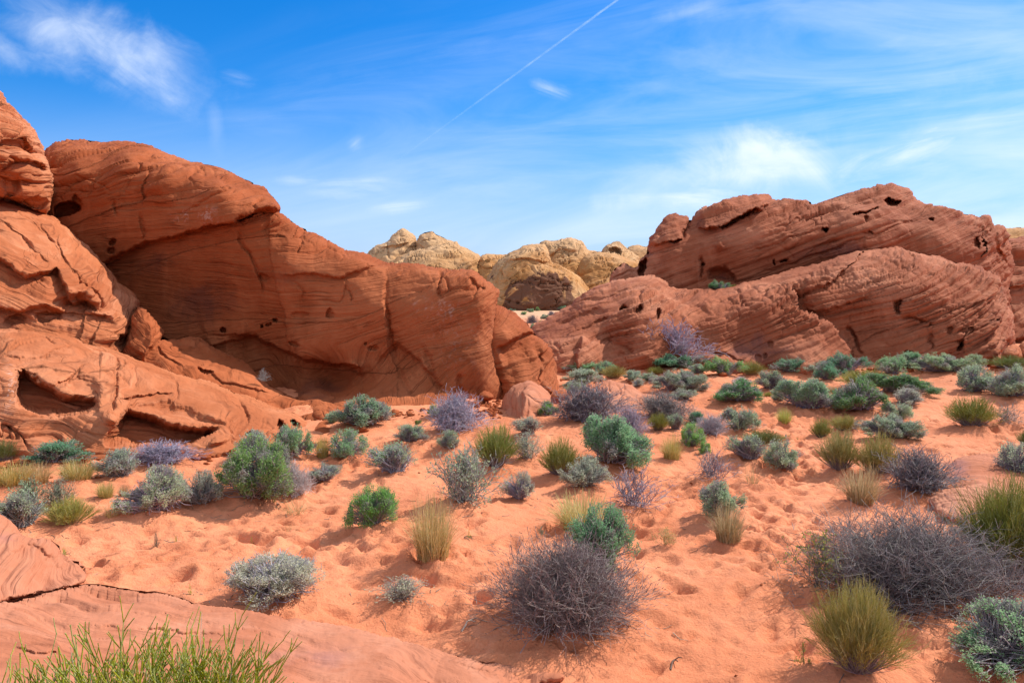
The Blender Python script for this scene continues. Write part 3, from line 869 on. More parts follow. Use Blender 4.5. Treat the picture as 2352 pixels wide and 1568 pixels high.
    add('sandstone_ridge', "broad brown red rock with slanting beds behind the shrubs on the right", 'rock', G_R,
        outline=[(1218, 752), (1251, 734), (1285, 716), (1304, 703), (1335, 681), (1373, 656), (1400, 650), (1419, 646), (1460, 638), (1488, 632), (1509, 635), (1525, 647), (1541, 660), (1562, 666), (1615, 666), (1675, 663), (1696, 655), (1759, 638),
                 (1805, 622), (1868, 611), (1914, 594), (1961, 579), (2008, 572), (2064, 567), (2101, 577), (2132, 588), (2160, 586), (2188, 602), (2219, 605), (2257, 619), (2288, 638), (2306, 666), (2306, 684), (2319, 709), (2328, 734), (2328, 772), (2313, 797), (2297, 818),
                 (2280, 900), (2000, 930), (1500, 930), (1260, 900), (1235, 840), (1225, 790)],
        ctrl=[(1222, 757, 29.5), (1260, 745, 29.2), (1300, 712, 30.2), (1340, 690, 30.2), (1400, 660, 30.6), (1490, 640, 30.6), (1560, 672, 30.2), (1640, 672, 30.2), (1760, 645, 30.6), (1870, 618, 31.0), (1960, 586, 31.4), (2060, 574, 31.4), (2140, 594, 31.0), (2220, 612, 30.8), (2290, 645, 30.6), (2322, 730, 29.8), (2322, 780, 29.0),
              (1250, 790, 27.2), (1330, 760, 27.1), (1400, 720, 27.6), (1480, 700, 27.7), (1560, 740, 27.0), (1650, 730, 27.2), (1750, 700, 27.6), (1750, 770, 27.0), (1850, 790, 26.8), (1920, 790, 27.0), (1880, 680, 28.0), (2000, 650, 28.3), (2000, 740, 27.6), (2100, 650, 28.1), (2100, 750, 27.2), (2200, 700, 28.0), (2250, 760, 27.4),
              (1260, 850, 'z', 0.1), (1330, 850, 'z', 0.1), (1420, 848, 'z', 0.1), (1500, 850, 'z', 0.1), (1600, 848, 'z', 0.1), (1700, 850, 'z', 0.1), (1850, 850, 'z', 0.1), (1950, 842, 'z', 0.1), (2100, 842, 'z', 0.1), (2290, 838, 'z', 0.1), (1600, 800, 26.6), (1700, 810, 26.5), (2000, 800, 27.0), (2150, 800, 26.8), (1400, 790, 26.9), (2000, 920, 28.6), (1750, 905, 28.2), (1400, 920, 27.8), (2250, 900, 28.8), (1550, 905, 28.0)],
        mat=M_BRN, w=46, R=1.1, back=5, dip=19, tilt=0.0, seed=21, pillow=0.3, wob=0.012, cracks=(0.55, 0.19, 0.085, 0.15, 0.80), xbed=0.035, swarp=0.22,
        layers=((0.62, 0.20, 2.4), (0.23, 0.19, 0.95), (0.10, 0.075, 0.50)), lumps=((1.6, 0.14), (0.45, 0.08)), stretch=0.06,
        rough=lambda u, v: np.clip(1.0 + 0.7 * gauss(u, v, 2150, 690, 170, 90) + 0.3 * gauss(u, v, 1780, 690, 90, 60) - 0.85 * gauss(u, v, 1720, 810, 150, 45) - 0.8 * gauss(u, v, 1990, 770, 90, 75), 0.12, 2),
        feats=[('step', [(x, y) for x, y in nose][::-1], 1.4, 3, 150), ('bump', 1880, 790, 60, 40, 40, 0.5),
               ('step', [(1323, 850), (1328, 810), (1336, 778), (1380, 775)], 0.5, 3, 70)[0:1] + ([(1323, 850), (1328, 810), (1336, 776)], -0.5, 3, 90),
               ('hole', 1433, 710, 11, 6, 15, 1.0), ('hole', 1467, 718, 10, 8, 25, 1.0), ('hole', 1510, 726, 6, 5, 0, 0.8),
               ('groove', [(1290, 715), (1370, 690), (1450, 664), (1495, 652)], 6, 0.7), ('groove', [(1260, 757), (1340, 727), (1400, 708)], 6, 0.55), ('groove', [(1300, 772), (1370, 745), (1410, 720)], 4, 0.4),
               ('groove', [(1520, 740), (1525, 770), (1530, 790)], 4, 0.3), ('groove', [(1615, 812), (1660, 815), (1690, 826), (1720, 842)], 5, 0.5), ('groove', [(1620, 836), (1650, 843)], 5, 0.4),
               ('groove', [(1695, 660), (1700, 690), (1720, 720)], 4, 0.35), ('groove', [(1525, 650), (1530, 690)], 3.5, 0.25),
               ('step', [(2000, 680), (1960, 694), (1900, 712), (1850, 722)], -0.35, 3, 70),
               ('pit', [(2046, 695), (2065, 688), (2078, 692), (2070, 712), (2068, 728), (2052, 720)], 0.5, 6),
               ('groove', [(1935, 744), (1955, 760), (1968, 790), (1978, 820)], 4.5, 0.5), ('groove', [(2060, 735), (2100, 732), (2130, 745), (2150, 760)], 4, 0.35), ('groove', [(2140, 760), (2130, 785), (2142, 810)], 6, 0.4),
               ('hole', 2201, 793, 12, 12, 0, 1.0), ('hole', 2215, 765, 14, 9, 10, 0.5), ('hole', 2180, 760, 8, 10, 0, 0.35), ('hole', 2260, 750, 8, 5, 0, 0.4), ('hole', 2085, 812, 9, 9, 0, 0.5),
               ('hole', 1770, 795, 8, 10, 0, 0.25), ('hole', 1756, 820, 7, 8, 0, 0.25), ('hole', 1738, 825, 8, 12, 0, 0.2),
               ('step', [(2245, 840), (2280, 810), (2320, 780)], 0.6, 5, 60), ('groove', [(1730, 680), (1770, 670), (1800, 655)], 4, 0.35), ('groove', [(1640, 690), (1700, 672)], 3, 0.3)],
        stain=lambda u, v: 0.5 * gauss(u, v, 1720, 800, 120, 50) + 0.35 * gauss(u, v, 2180, 820, 60, 40))

    # right, upper rock
    add('sandstone_massif', "high brown red rock wall with a jagged crest and dark holes on the right", 'rock', G_R,
        outline=[(1400, 652), (1407, 619), (1432, 600), (1444, 607), (1463, 616), (1472, 594), (1484, 583), (1491, 582), (1488, 560), (1494, 541), (1505, 535), (1506, 526), (1528, 498), (1550, 490), (1562, 495), (1575, 493), (1583, 505), (1586, 516), (1594, 500), (1600, 491), (1620, 480), (1643, 470), (1665, 457), (1709, 451), (1768, 449),
                 (1774, 457), (1780, 462), (1821, 459), (1868, 465), (1874, 470), (1914, 454), (1961, 440), (1992, 437), (2033, 425), (2067, 426), (2092, 439), (2093, 451), (2120, 470), (2151, 473), (2195, 487), (2247, 499), (2252, 503), (2255, 498), (2275, 496), (2277, 512), (2282, 520), (2303, 520), (2308, 538), (2325, 557), (2322, 579), (2331, 610), (2322, 653), (2322, 703), (2330, 760), (2330, 830), (1400, 780)],
        ctrl=[(1410, 640, 34.0), (1440, 620, 34.2), (1475, 610, 34.5), (1495, 560, 34.6), (1550, 500, 35.4), (1550, 560, 34.0), (1530, 620, 33.6), (1600, 510, 35.2), (1650, 480, 35.6), (1760, 458, 36.0), (1870, 475, 36.0), (1970, 445, 36.2), (2060, 432, 36.4), (2100, 470, 36.2), (2200, 495, 36.0), (2290, 530, 36.8), (2318, 600, 37.0),
              (1650, 540, 33.8), (1650, 640, 33.7), (1750, 530, 33.8), (1850, 530, 33.8), (1950, 500, 33.9), (2050, 500, 34.1), (2150, 530, 34.1), (2230, 560, 34.4), (2280, 620, 35.4), (1750, 620, 33.8), (1900, 600, 33.8), (2100, 580, 34.0), (2300, 700, 35.4), (1600, 750, 33.6), (2000, 750, 33.8)],
        mat=M_BRN, w=30, R=0.8, back=6, dip=18, tilt=0.0, seed=22, wob=0.015, cracks=(1.1, 0.42, 0.09, 0.11, 0.45), xbed=0.03, swarp=0.2,
        layers=((0.85, 0.22, 4.5), (0.30, 0.09, 1.4), (0.12, 0.04, 0.6)), lumps=((2.0, 0.22), (0.5, 0.07)), warp=4.0,
        rough=lambda u, v: 0.7 + 0.9 * sstep(-(v - np.interp(u, [1480, 1600, 1870, 2060, 2250, 2330], [600, 520, 490, 480, 540, 620])), -20, 40) + 0.8 * sstep(u, 2180, 2250),
        feats=[('step', [(1774, 470), (1740, 484), (1690, 505), (1650, 520), (1600, 528)], -0.9, 3, 50), ('pit', [(1640, 522), (1690, 500), (1735, 480), (1740, 486), (1700, 512), (1660, 526)], 0.9, 4),
               ('groove', [(1585, 505), (1576, 530), (1562, 556)], 5, 1.0), ('step', [(1570, 548), (1530, 560), (1500, 566)], -0.5, 3, 30), ('pit', [(1535, 558), (1560, 546), (1568, 552), (1555, 562), (1540, 564)], 0.8, 4),
               ('pit', [(2030, 462), (2038, 452), (2052, 458), (2068, 464), (2060, 472), (2044, 474)], 1.4, 4), ('pit', [(1955, 496), (1975, 490), (2000, 484), (2015, 476), (2016, 482), (1990, 494), (1958, 503)], 1.0, 4),
               ('pit', [(1880, 531), (1892, 526), (1903, 529), (1904, 535), (1892, 539), (1881, 538)], 1.2, 4), ('groove', [(1975, 545), (2005, 533)], 3, 0.7), ('hole', 1988, 504, 7, 5, 0, 0.5), ('hole', 2136, 508, 6, 2.5, 5, 0.8),
               ('pit', [(1786, 598), (1795, 590), (1812, 592), (1808, 600), (1796, 604)], 0.8, 4), ('hole', 1775, 602, 2, 5, 0, 0.8), ('pit', [(1618, 620), (1650, 608), (1672, 610), (1700, 640), (1690, 656), (1640, 650), (1620, 640)], 0.6, 14),
               ('hole', 1612, 607, 5, 4, 0, 0.7), ('groove', [(1612, 575), (1612, 620), (1608, 645)], 3, 0.5), ('groove', [(1880, 480), (1886, 505), (1887, 522)], 2.5, 0.3),
               ('groove', [(1700, 585), (1800, 555), (1900, 525)], 2.5, 0.25), ('groove', [(1750, 535), (1850, 505), (1950, 480), (2020, 460)], 2.5, 0.3), ('groove', [(1700, 640), (1860, 590), (2000, 540), (2080, 510), (2150, 505)], 2.5, 0.28), ('groove', [(1850, 575), (1950, 545)], 2, 0.25),
               ('hole', 2238, 562, 5, 12, 0, 0.8), ('hole', 2253, 568, 3, 18, 0, 0.9), ('hole', 2246, 586, 4, 6, 0, 0.6), ('step', [(2330, 620), (2290, 570), (2262, 530), (2250, 500)], -0.3, 5, 60), ('groove', [(2262, 505), (2285, 560), (2300, 600)], 5, 0.5),
               ('pit', [(1460, 622), (1474, 600), (1488, 592), (1492, 612), (1480, 640), (1462, 640)], 1.2, 5), ('groove', [(1400, 640), (1450, 625), (1480, 622)], 4, 0.4), ('bump', 1655, 560, 14, 18, 0, 0.3)],
        stain=lambda u, v: 0.35 * gauss(u, v, 1900, 580, 250, 40) + 0.3 * gauss(u, v, 1640, 640, 80, 25))

    # farther rocks at the right edge
    add('sandstone_block', "shaded red rock at the right edge behind the high wall", 'rock', G_R,
        outline=[(2296, 560), (2318, 548), (2352, 545), (2450, 530), (2620, 560), (2640, 840), (2300, 840), (2290, 700)],
        ctrl=[(2310, 570, 41), (2352, 560, 41.5), (2350, 650, 39), (2350, 720, 38), (2320, 780, 37), (2500, 600, 40), (2500, 800, 36.5), (2340, 810, 36.5), (2600, 700, 39)],
        mat=M_BRN, w=40, R=1.2, back=5, dip=12, tilt=0.1, seed=23, layers=((0.9, 0.3, 3), (0.3, 0.12, 1.2)), lumps=((1.6, 0.3), (0.5, 0.08)),
        feats=[('step', [(2420, 640), (2350, 655), (2310, 665)], -0.5, 4, 60), ('step', [(2420, 780), (2360, 778), (2315, 782)], -0.6, 4, 60)])
    add('sandstone_dome', "pale tan rock top peeping over the right edge of the high wall", 'rock', G_R,
        outline=[(2290, 540), (2306, 526), (2330, 523), (2370, 525), (2460, 515), (2560, 540), (2560, 640), (2290, 640)],
        ctrl=[(2300, 545, 60), (2350, 535, 60), (2350, 580, 57), (2500, 540, 59), (2500, 620, 55), (2300, 620, 55)],
        mat=M_YEL, w=30, R=1.5, back=6, dip=4, seed=24, layers=((1.2, 0.3, 4), (0.4, 0.12, 1.5)), lumps=((3, 0.4),))
    for k, (ol, z, lab) in enumerate([
            ([(2298, 815), (2312, 796), (2330, 790), (2346, 800), (2352, 822), (2330, 834), (2305, 832)], 25.6, "broken red block at the right edge below the brown ridge"),
            ([(2335, 802), (2352, 782), (2390, 780), (2420, 810), (2400, 840), (2345, 836)], 25.9, "red boulder cut by the right edge beside a broken block")]):
        cx = sum(p[0] for p in ol) / len(ol)
        cy = sum(p[1] for p in ol) / len(ol)
        add('boulder', lab, 'boulder', None, outline=ol, ctrl=[(cx, cy, z - 0.3), (cx - 25, cy, z + .1), (cx + 25, cy, z + .1), (cx, cy - 20, z + 0.5), (cx, cy + 20, z)],
            mat=M_REDL, w=14, R=0.5, back=1, dip=15, seed=40 + k, res=1.6, warp=2, layers=((0.3, 0.08, 0.7),), lumps=((0.6, 0.10),))

    # yellow domes far behind
    yl = ((2.4, 0.30, 9.0), (0.8, 0.12, 3.0))
    ym = ((9.0, 1.1), (2.6, 0.42))
    Z0 = -1.9

    def ydome(label, outline, d, seed, base=705, **kw):
        xs = [p[0] for p in outline]
        x0, x1 = min(xs), max(xs)
        cx = 0.5 * (x0 + x1)
        top = min(p[1] for p in outline)
        mid = 0.5 * (top + base)
        wd = x1 - x0
        ct = kw.pop('ctrl', None) or [(x0, mid, d + 5), (x1, mid, d + 6), (cx, top + 8, d + 7), (cx, mid, d), (cx - wd * .25, mid, d + 1.2), (cx + wd * .25, mid, d + 1.8), (cx, base, d - 3), (x0, base, d), (x1, base, d)]
        ft = kw.pop('feats', ())
        return add('sandstone_dome', label, 'rock', G_Y, outline=outline, ctrl=ct, mat=M_YEL, w=kw.pop('w', 34), R=kw.pop('R', 5.0), back=14,
                   dip=kw.pop('dip', 6), tilt=0.3, seed=seed, xbed=0.1, swarp=2.0, layers=yl, lumps=ym, cracks=(9.0, 4.0, 0.9, 0.05, -0.5), lump_k=0.6, warp=2.2, res=1.6, feats=ft, **kw)
    ydome("leftmost far yellow knob with a pointed top behind the great wall", [(820, 620), (841, 584), (863, 566), (878, 561), (891, 554), (903, 540), (914, 532), (926, 524), (944, 534), (955, 548), (962, 565), (985, 600), (980, 660), (830, 660)], 158, 51,
          feats=[('groove', [(890, 556), (892, 580), (894, 600)], 2.5, 2.0), ('groove', [(915, 545), (935, 550)], 2, 1.2), ('step', [(940, 560), (900, 566), (870, 572)], -1.5, 3, 20)])
    ydome("far pinkish knob with a small flat cap beside the pointed yellow knob", [(955, 600), (960, 545), (966, 537), (976, 534), (986, 532), (992, 531), (996, 535), (1004, 541), (1012, 543), (1020, 547), (1052, 560), (1064, 575), (1070, 640), (960, 640)], 152, 52,
          feats=[('groove', [(962, 556), (990, 548), (1010, 552)], 2, 1.5), ('groove', [(980, 540), (984, 560)], 2, 1.0)])
    ydome("wide far yellow dome just above the notch of the great wall", [(880, 640), (891, 604), (920, 587), (950, 575), (980, 568), (1010, 562), (1035, 556), (1050, 554), (1054, 562), (1072, 571), (1101, 586), (1110, 610), (1130, 700), (900, 700)], 140, 53, R=7,
          feats=[('groove', [(930, 600), (1000, 585), (1050, 580)], 2, 0.6), ('hole', 995, 578, 4, 2.5, 0, 1.0), ('hole', 1040, 573, 8, 3, -10, 0.8)])
    ydome("low pale saddle rock between the two largest far yellow domes", [(1085, 640), (1098, 604), (1105, 588), (1120, 584), (1140, 586), (1169, 585), (1190, 590), (1210, 640), (1200, 705), (1080, 705)], 141, 54, R=6, dip=2,
          feats=[('step', [(1200, 600), (1150, 597), (1100, 603)], -1.0, 2, 16), ('step', [(1200, 618), (1150, 613), (1100, 620)], -1.0, 2, 16)])
    ydome("far yellow dome with dark brown varnish streaking down its face", [(1110, 660), (1135, 610), (1150, 592), (1172, 580), (1195, 569), (1207, 563), (1220, 561), (1236, 562), (1251, 562), (1256, 572), (1262, 588), (1266, 603), (1285, 610), (1304, 619), (1322, 630), (1338, 645), (1350, 658), (1358, 672), (1345, 730), (1140, 730)], 128, 55, R=6, base=708,
          feats=[('step', [(1275, 606), (1240, 601), (1200, 600), (1160, 604)], -1.2, 2.5, 22), ('groove', [(1165, 603), (1220, 598), (1262, 604)], 2, 1.4), ('hole', 1254, 590, 4, 5, 0, 1.0)],
          stain=lambda u, v: np.clip(sstep(v, 600, 665) * (1 - sstep(v, 712, 740)) * sstep(u, 1146, 1172) * (1 - sstep(u, 1296, 1350)) * 1.15 + 0.3 * sstep(v, 690, 702), 0, 1))
    ydome("far pinkish yellow dome behind the varnish streaked one", [(1225, 600), (1236, 558), (1254, 551), (1276, 552), (1290, 549), (1304, 547), (1322, 549), (1335, 552), (1342, 562), (1349, 574), (1376, 579), (1390, 640), (1380, 690), (1240, 690)], 146, 56, R=5,
          feats=[('groove', [(1262, 575), (1300, 570), (1322, 560)], 2.5, 1.4), ('step', [(1325, 580), (1290, 574), (1260, 590)], -1.2, 3, 18)])
    ydome("broad far yellow slope leading down towards the brown red rock", [(1300, 660), (1330, 600), (1349, 582), (1376, 578), (1407, 580), (1430, 590), (1452, 599), (1475, 604), (1500, 640), (1490, 720), (1320, 720)], 138, 57, R=6,
          feats=[('groove', [(1360, 600), (1420, 600), (1470, 612)], 2, 0.8)], stain=lambda u, v: 0.3 * gauss(u, v, 1390, 640, 50, 30))
    ydome("far yellow hump with a dark hollow left of the brown red wall", [(1370, 610), (1382, 574), (1397, 560), (1410, 555), (1422, 554), (1430, 562), (1438, 570), (1455, 582), (1472, 594), (1480, 640), (1380, 650)], 150, 58, R=4,
          feats=[('pit', [(1396, 575), (1410, 566), (1424, 570), (1432, 582), (1420, 590), (1402, 586)], 2.5, 5)])
    ydome("small far yellow hump touching the brown red wall", [(1425, 620), (1440, 571), (1452, 566), (1468, 564), (1488, 567), (1510, 572), (1520, 640)], 160, 59, R=4)

    # low spine of rock among the shrubs
    add('rock_ledge', "low knobbly spine of pale red rock running through the middle shrubs", 'rock', None,
        outline=[(1345, 915), (1353, 899), (1380, 877), (1401, 872), (1423, 879), (1444, 883), (1466, 896), (1476, 904), (1492, 905), (1511, 910), (1530, 910), (1543, 912), (1557, 920), (1568, 922), (1581, 928), (1596, 931), (1611, 939), (1628, 941), (1646, 950), (1660, 953), (1670, 959), (1677, 970), (1665, 990), (1600, 1000), (1450, 980), (1340, 960)],
        ctrl=[(1355, 905, 19.6), (1400, 878, 20.2), (1450, 888, 20.0), (1520, 915, 18.7), (1600, 938, 17.7), (1665, 962, 16.8), (1400, 905, 19.2), (1450, 915, 18.8), (1520, 935, 17.9), (1600, 955, 16.9), (1360, 935, 'z', 0.05), (1420, 942, 'z', 0.05), (1500, 955, 'z', 0.05), (1590, 975, 'z', 0.05), (1668, 976, 'z', 0.05), (1450, 975, 17)],
        mat=M_SLAB, w=22, R=0.6, back=1.0, dip=-12, tilt=0.5, seed=25, cracks=(0.6, 0.35, 0.07, 0.12, 0.2), res=1.6, warp=2.0, layers=((0.3, 0.08, 0.55), (0.12, 0.03, 0.4)), lumps=((0.9, 0.12), (0.3, 0.05)),
        feats=[('groove', [(1400, 872), (1395, 895), (1410, 915)], 3, 0.15), ('groove', [(1423, 880), (1440, 905), (1460, 910)], 3, 0.15), ('groove', [(1476, 904), (1465, 920), (1480, 940)], 3, 0.15), ('groove', [(1511, 910), (1505, 930)], 3, 0.13), ('groove', [(1557, 918), (1552, 938)], 3, 0.13), ('groove', [(1611, 938), (1600, 960)], 3, 0.12), ('groove', [(1365, 895), (1420, 905), (1450, 935)], 3, 0.12)])

    # flat rock at the right
    add('rock_slab', "flat purplish bare rock in the sand at the right edge behind the tan broom", 'rock', None,
        outline=[(2132, 1160), (2150, 1118), (2175, 1075), (2200, 1050), (2260, 1041), (2330, 1046), (2420, 1050), (2460, 1130), (2400, 1190), (2330, 1200), (2250, 1215), (2170, 1195)],
        ctrl=[(2140, 1160, 'z', 0.16), (2180, 1080, 'z', 0.17), (2210, 1052, 'z', 0.18), (2300, 1046, 'z', 0.2), (2420, 1060, 'z', 0.2), (2250, 1110, 'z', 0.30), (2350, 1120, 'z', 0.30), (2200, 1150, 'z', 0.24), (2250, 1200, 'z', 0.06), (2350, 1190, 'z', 0.06)],
        mat=M_SLAB, w=18, R=0.25, back=0.4, dip=10, tilt=0.25, seed=26, layers=((0.10, 0.04, 0.8), (0.04, 0.015, 0.5)), lumps=((0.8, 0.06), (0.25, 0.02)),
        feats=[('groove', [(2150, 1110), (2200, 1120), (2250, 1140)], 3, 0.1), ('step', [(2330, 1095), (2260, 1080), (2190, 1095)], -0.08, 3, 30)],
        stain=lambda u, v: 0.6 * gauss(u, v, 2200, 1075, 40, 30))

    # the ledge the photographer stands on
    add('rock_slab', "wide smooth pink rock slab filling the bottom left corner", 'rock', None,
        outline=[(-500, 1330), (-120, 1345), (0, 1385), (120, 1352), (215, 1338), (300, 1352), (370, 1360), (415, 1370), (450, 1386), (560, 1400), (660, 1420), (740, 1428), (800, 1440), (900, 1466), (1000, 1492), (1100, 1515), (1200, 1533), (1290, 1548), (1300, 1560), (1230, 1575), (1250, 1640), (1150, 1900), (600, 2300), (-700, 2300), (-800, 1500)],
        ctrl=[(-400, 1360, 'z', 0.55), (0, 1390, 'z', 0.52), (215, 1345, 'z', 0.34), (450, 1390, 'z', 0.24), (740, 1430, 'z', 0.17), (1000, 1494, 'z', 0.12), (1280, 1550, 'z', 0.08), (0, 1480, 'z', 0.62), (300, 1440, 'z', 0.40), (600, 1470, 'z', 0.30), (900, 1520, 'z', 0.22), (1200, 1560, 'z', 0.03), (0, 1568, 'z', 0.72), (300, 1568, 'z', 0.55), (600, 1568, 'z', 0.42), (900, 1568, 'z', 0.27), (1150, 1575, 'z', 0.1), (0, 1900, 'z', 0.9), (500, 1900, 'z', 0.7), (1000, 1850, 'z', 0.1), (0, 2300, 'z', 1.0), (600, 2250, 'z', 0.7), (-600, 1800, 'z', 0.9)],
        mat=M_SLAB, w=14, R=0.12, back=0.5, dip=-3, tilt=0.10, seed=27, res=2.6, xbed=0.05, swarp=0.10, warp=4,
        layers=((0.085, 0.024, 1.6), (0.03, 0.010, 0.8)), lumps=((1.2, 0.03), (0.3, 0.03), (0.08, 0.010)),
        feats=[('groove', [(150, 1380), (300, 1400), (450, 1425), (620, 1455), (720, 1470)], 3, 0.05), ('groove', [(220, 1425), (350, 1442), (470, 1452)], 3, 0.03), ('groove', [(470, 1380), (520, 1395), (560, 1408), (590, 1410)], 3.5, 0.07),
               ('groove', [(550, 1480), (640, 1500), (760, 1520)], 2.5, 0.03), ('groove', [(760, 1440), (850, 1465), (900, 1480)], 2.5, 0.03), ('groove', [(640, 1455), (740, 1478), (820, 1500)], 2.5, 0.04), ('groove', [(330, 1480), (430, 1500), (560, 1530)], 2.5, 0.03),
               ('step', [(560, 1462), (460, 1448), (340, 1440), (220, 1434), (120, 1430)], -0.04, 3, 60), ('groove', [(900, 1545), (1000, 1556), (1100, 1568)], 3, 0.04), ('step', [(140, 1490), (100, 1500), (30, 1492)], -0.05, 3, 40),
               ('groove', [(930, 1500), (1060, 1530), (1180, 1548)], 2.5, 0.04)]
        + [('groove', [(x0, y0), (x0 + L * .5, y0 + L * .5 * sl + j), (x0 + L, y0 + L * sl)], wd, dp) for (x0, y0, L, sl, j, wd, dp) in
           [(640, 1400 + 35, 160, .26, 3, 2.5, .03), (820, 1500, 190, .20, -3, 2.5, .03), (420, 1530, 260, .16, 4, 2.5, .03), (700, 1545, 240, .12, 3, 2.2, .03), (250, 1470, 140, .16, -2, 2.2, .03),
            (520, 1420, 120, .22, 2, 2.2, .03), (120, 1450, 150, .05, 3, 2.2, .03), (960, 1540, 160, .14, 2, 2.2, .03), (30, 1420, 160, -.05, 3, 2.2, .03)]],
        stain=lambda u, v: 0.3 * gauss(u, v, 700, 1500, 200, 40))
    add('boulder', "smooth pink rounded rock on the slab at the left edge", 'boulder', None,
        outline=[(-420, 1110), (-150, 1140), (-40, 1168), (0, 1182), (22, 1192), (36, 1208), (52, 1234), (80, 1240), (120, 1240), (134, 1252), (142, 1272), (170, 1290), (192, 1306), (200, 1320), (196, 1336), (150, 1352), (90, 1368), (30, 1376), (0, 1388), (-80, 1420), (-420, 1440)],
        ctrl=[(-400, 1120, 7.2), (-400, 1430, 'z', 0.6), (-60, 1180, 7.6), (0, 1190, 8.0), (40, 1215, 8.1), (60, 1245, 7.8), (120, 1248, 8.0), (0, 1250, 7.4), (60, 1300, 7.1), (130, 1300, 7.5), (190, 1322, 7.6), (0, 1340, 6.7), (100, 1350, 6.9), (0, 1383, 'z', 0.5), (150, 1348, 'z', 0.40), (196, 1334, 'z', 0.35), (-200, 1300, 6.6)],
        mat=M_SLAB, w=16, R=0.35, back=0.8, dip=20, tilt=0.2, seed=28, res=2.2, warp=3.0, layers=((0.16, 0.02, 1.0), (0.05, 0.006, 0.5)), lumps=((0.9, 0.05), (0.25, 0.012)),
        feats=[('step', [(200, 1345), (120, 1275), (60, 1255), (0, 1290)], -0.12, 8, 50), ('groove', [(0, 1262), (50, 1240), (80, 1240)], 3, 0.05), ('hole', 105, 1283, 5, 2, 0, 0.05)],
        stain=lambda u, v: 0.5 * gauss(u, v, 10, 1240, 50, 18))
    return rk


ROCKS = build_rocks()

# ------------------------------------------------------------------ sand
MOUNDS = []          # filled by the plant table before the ground is built


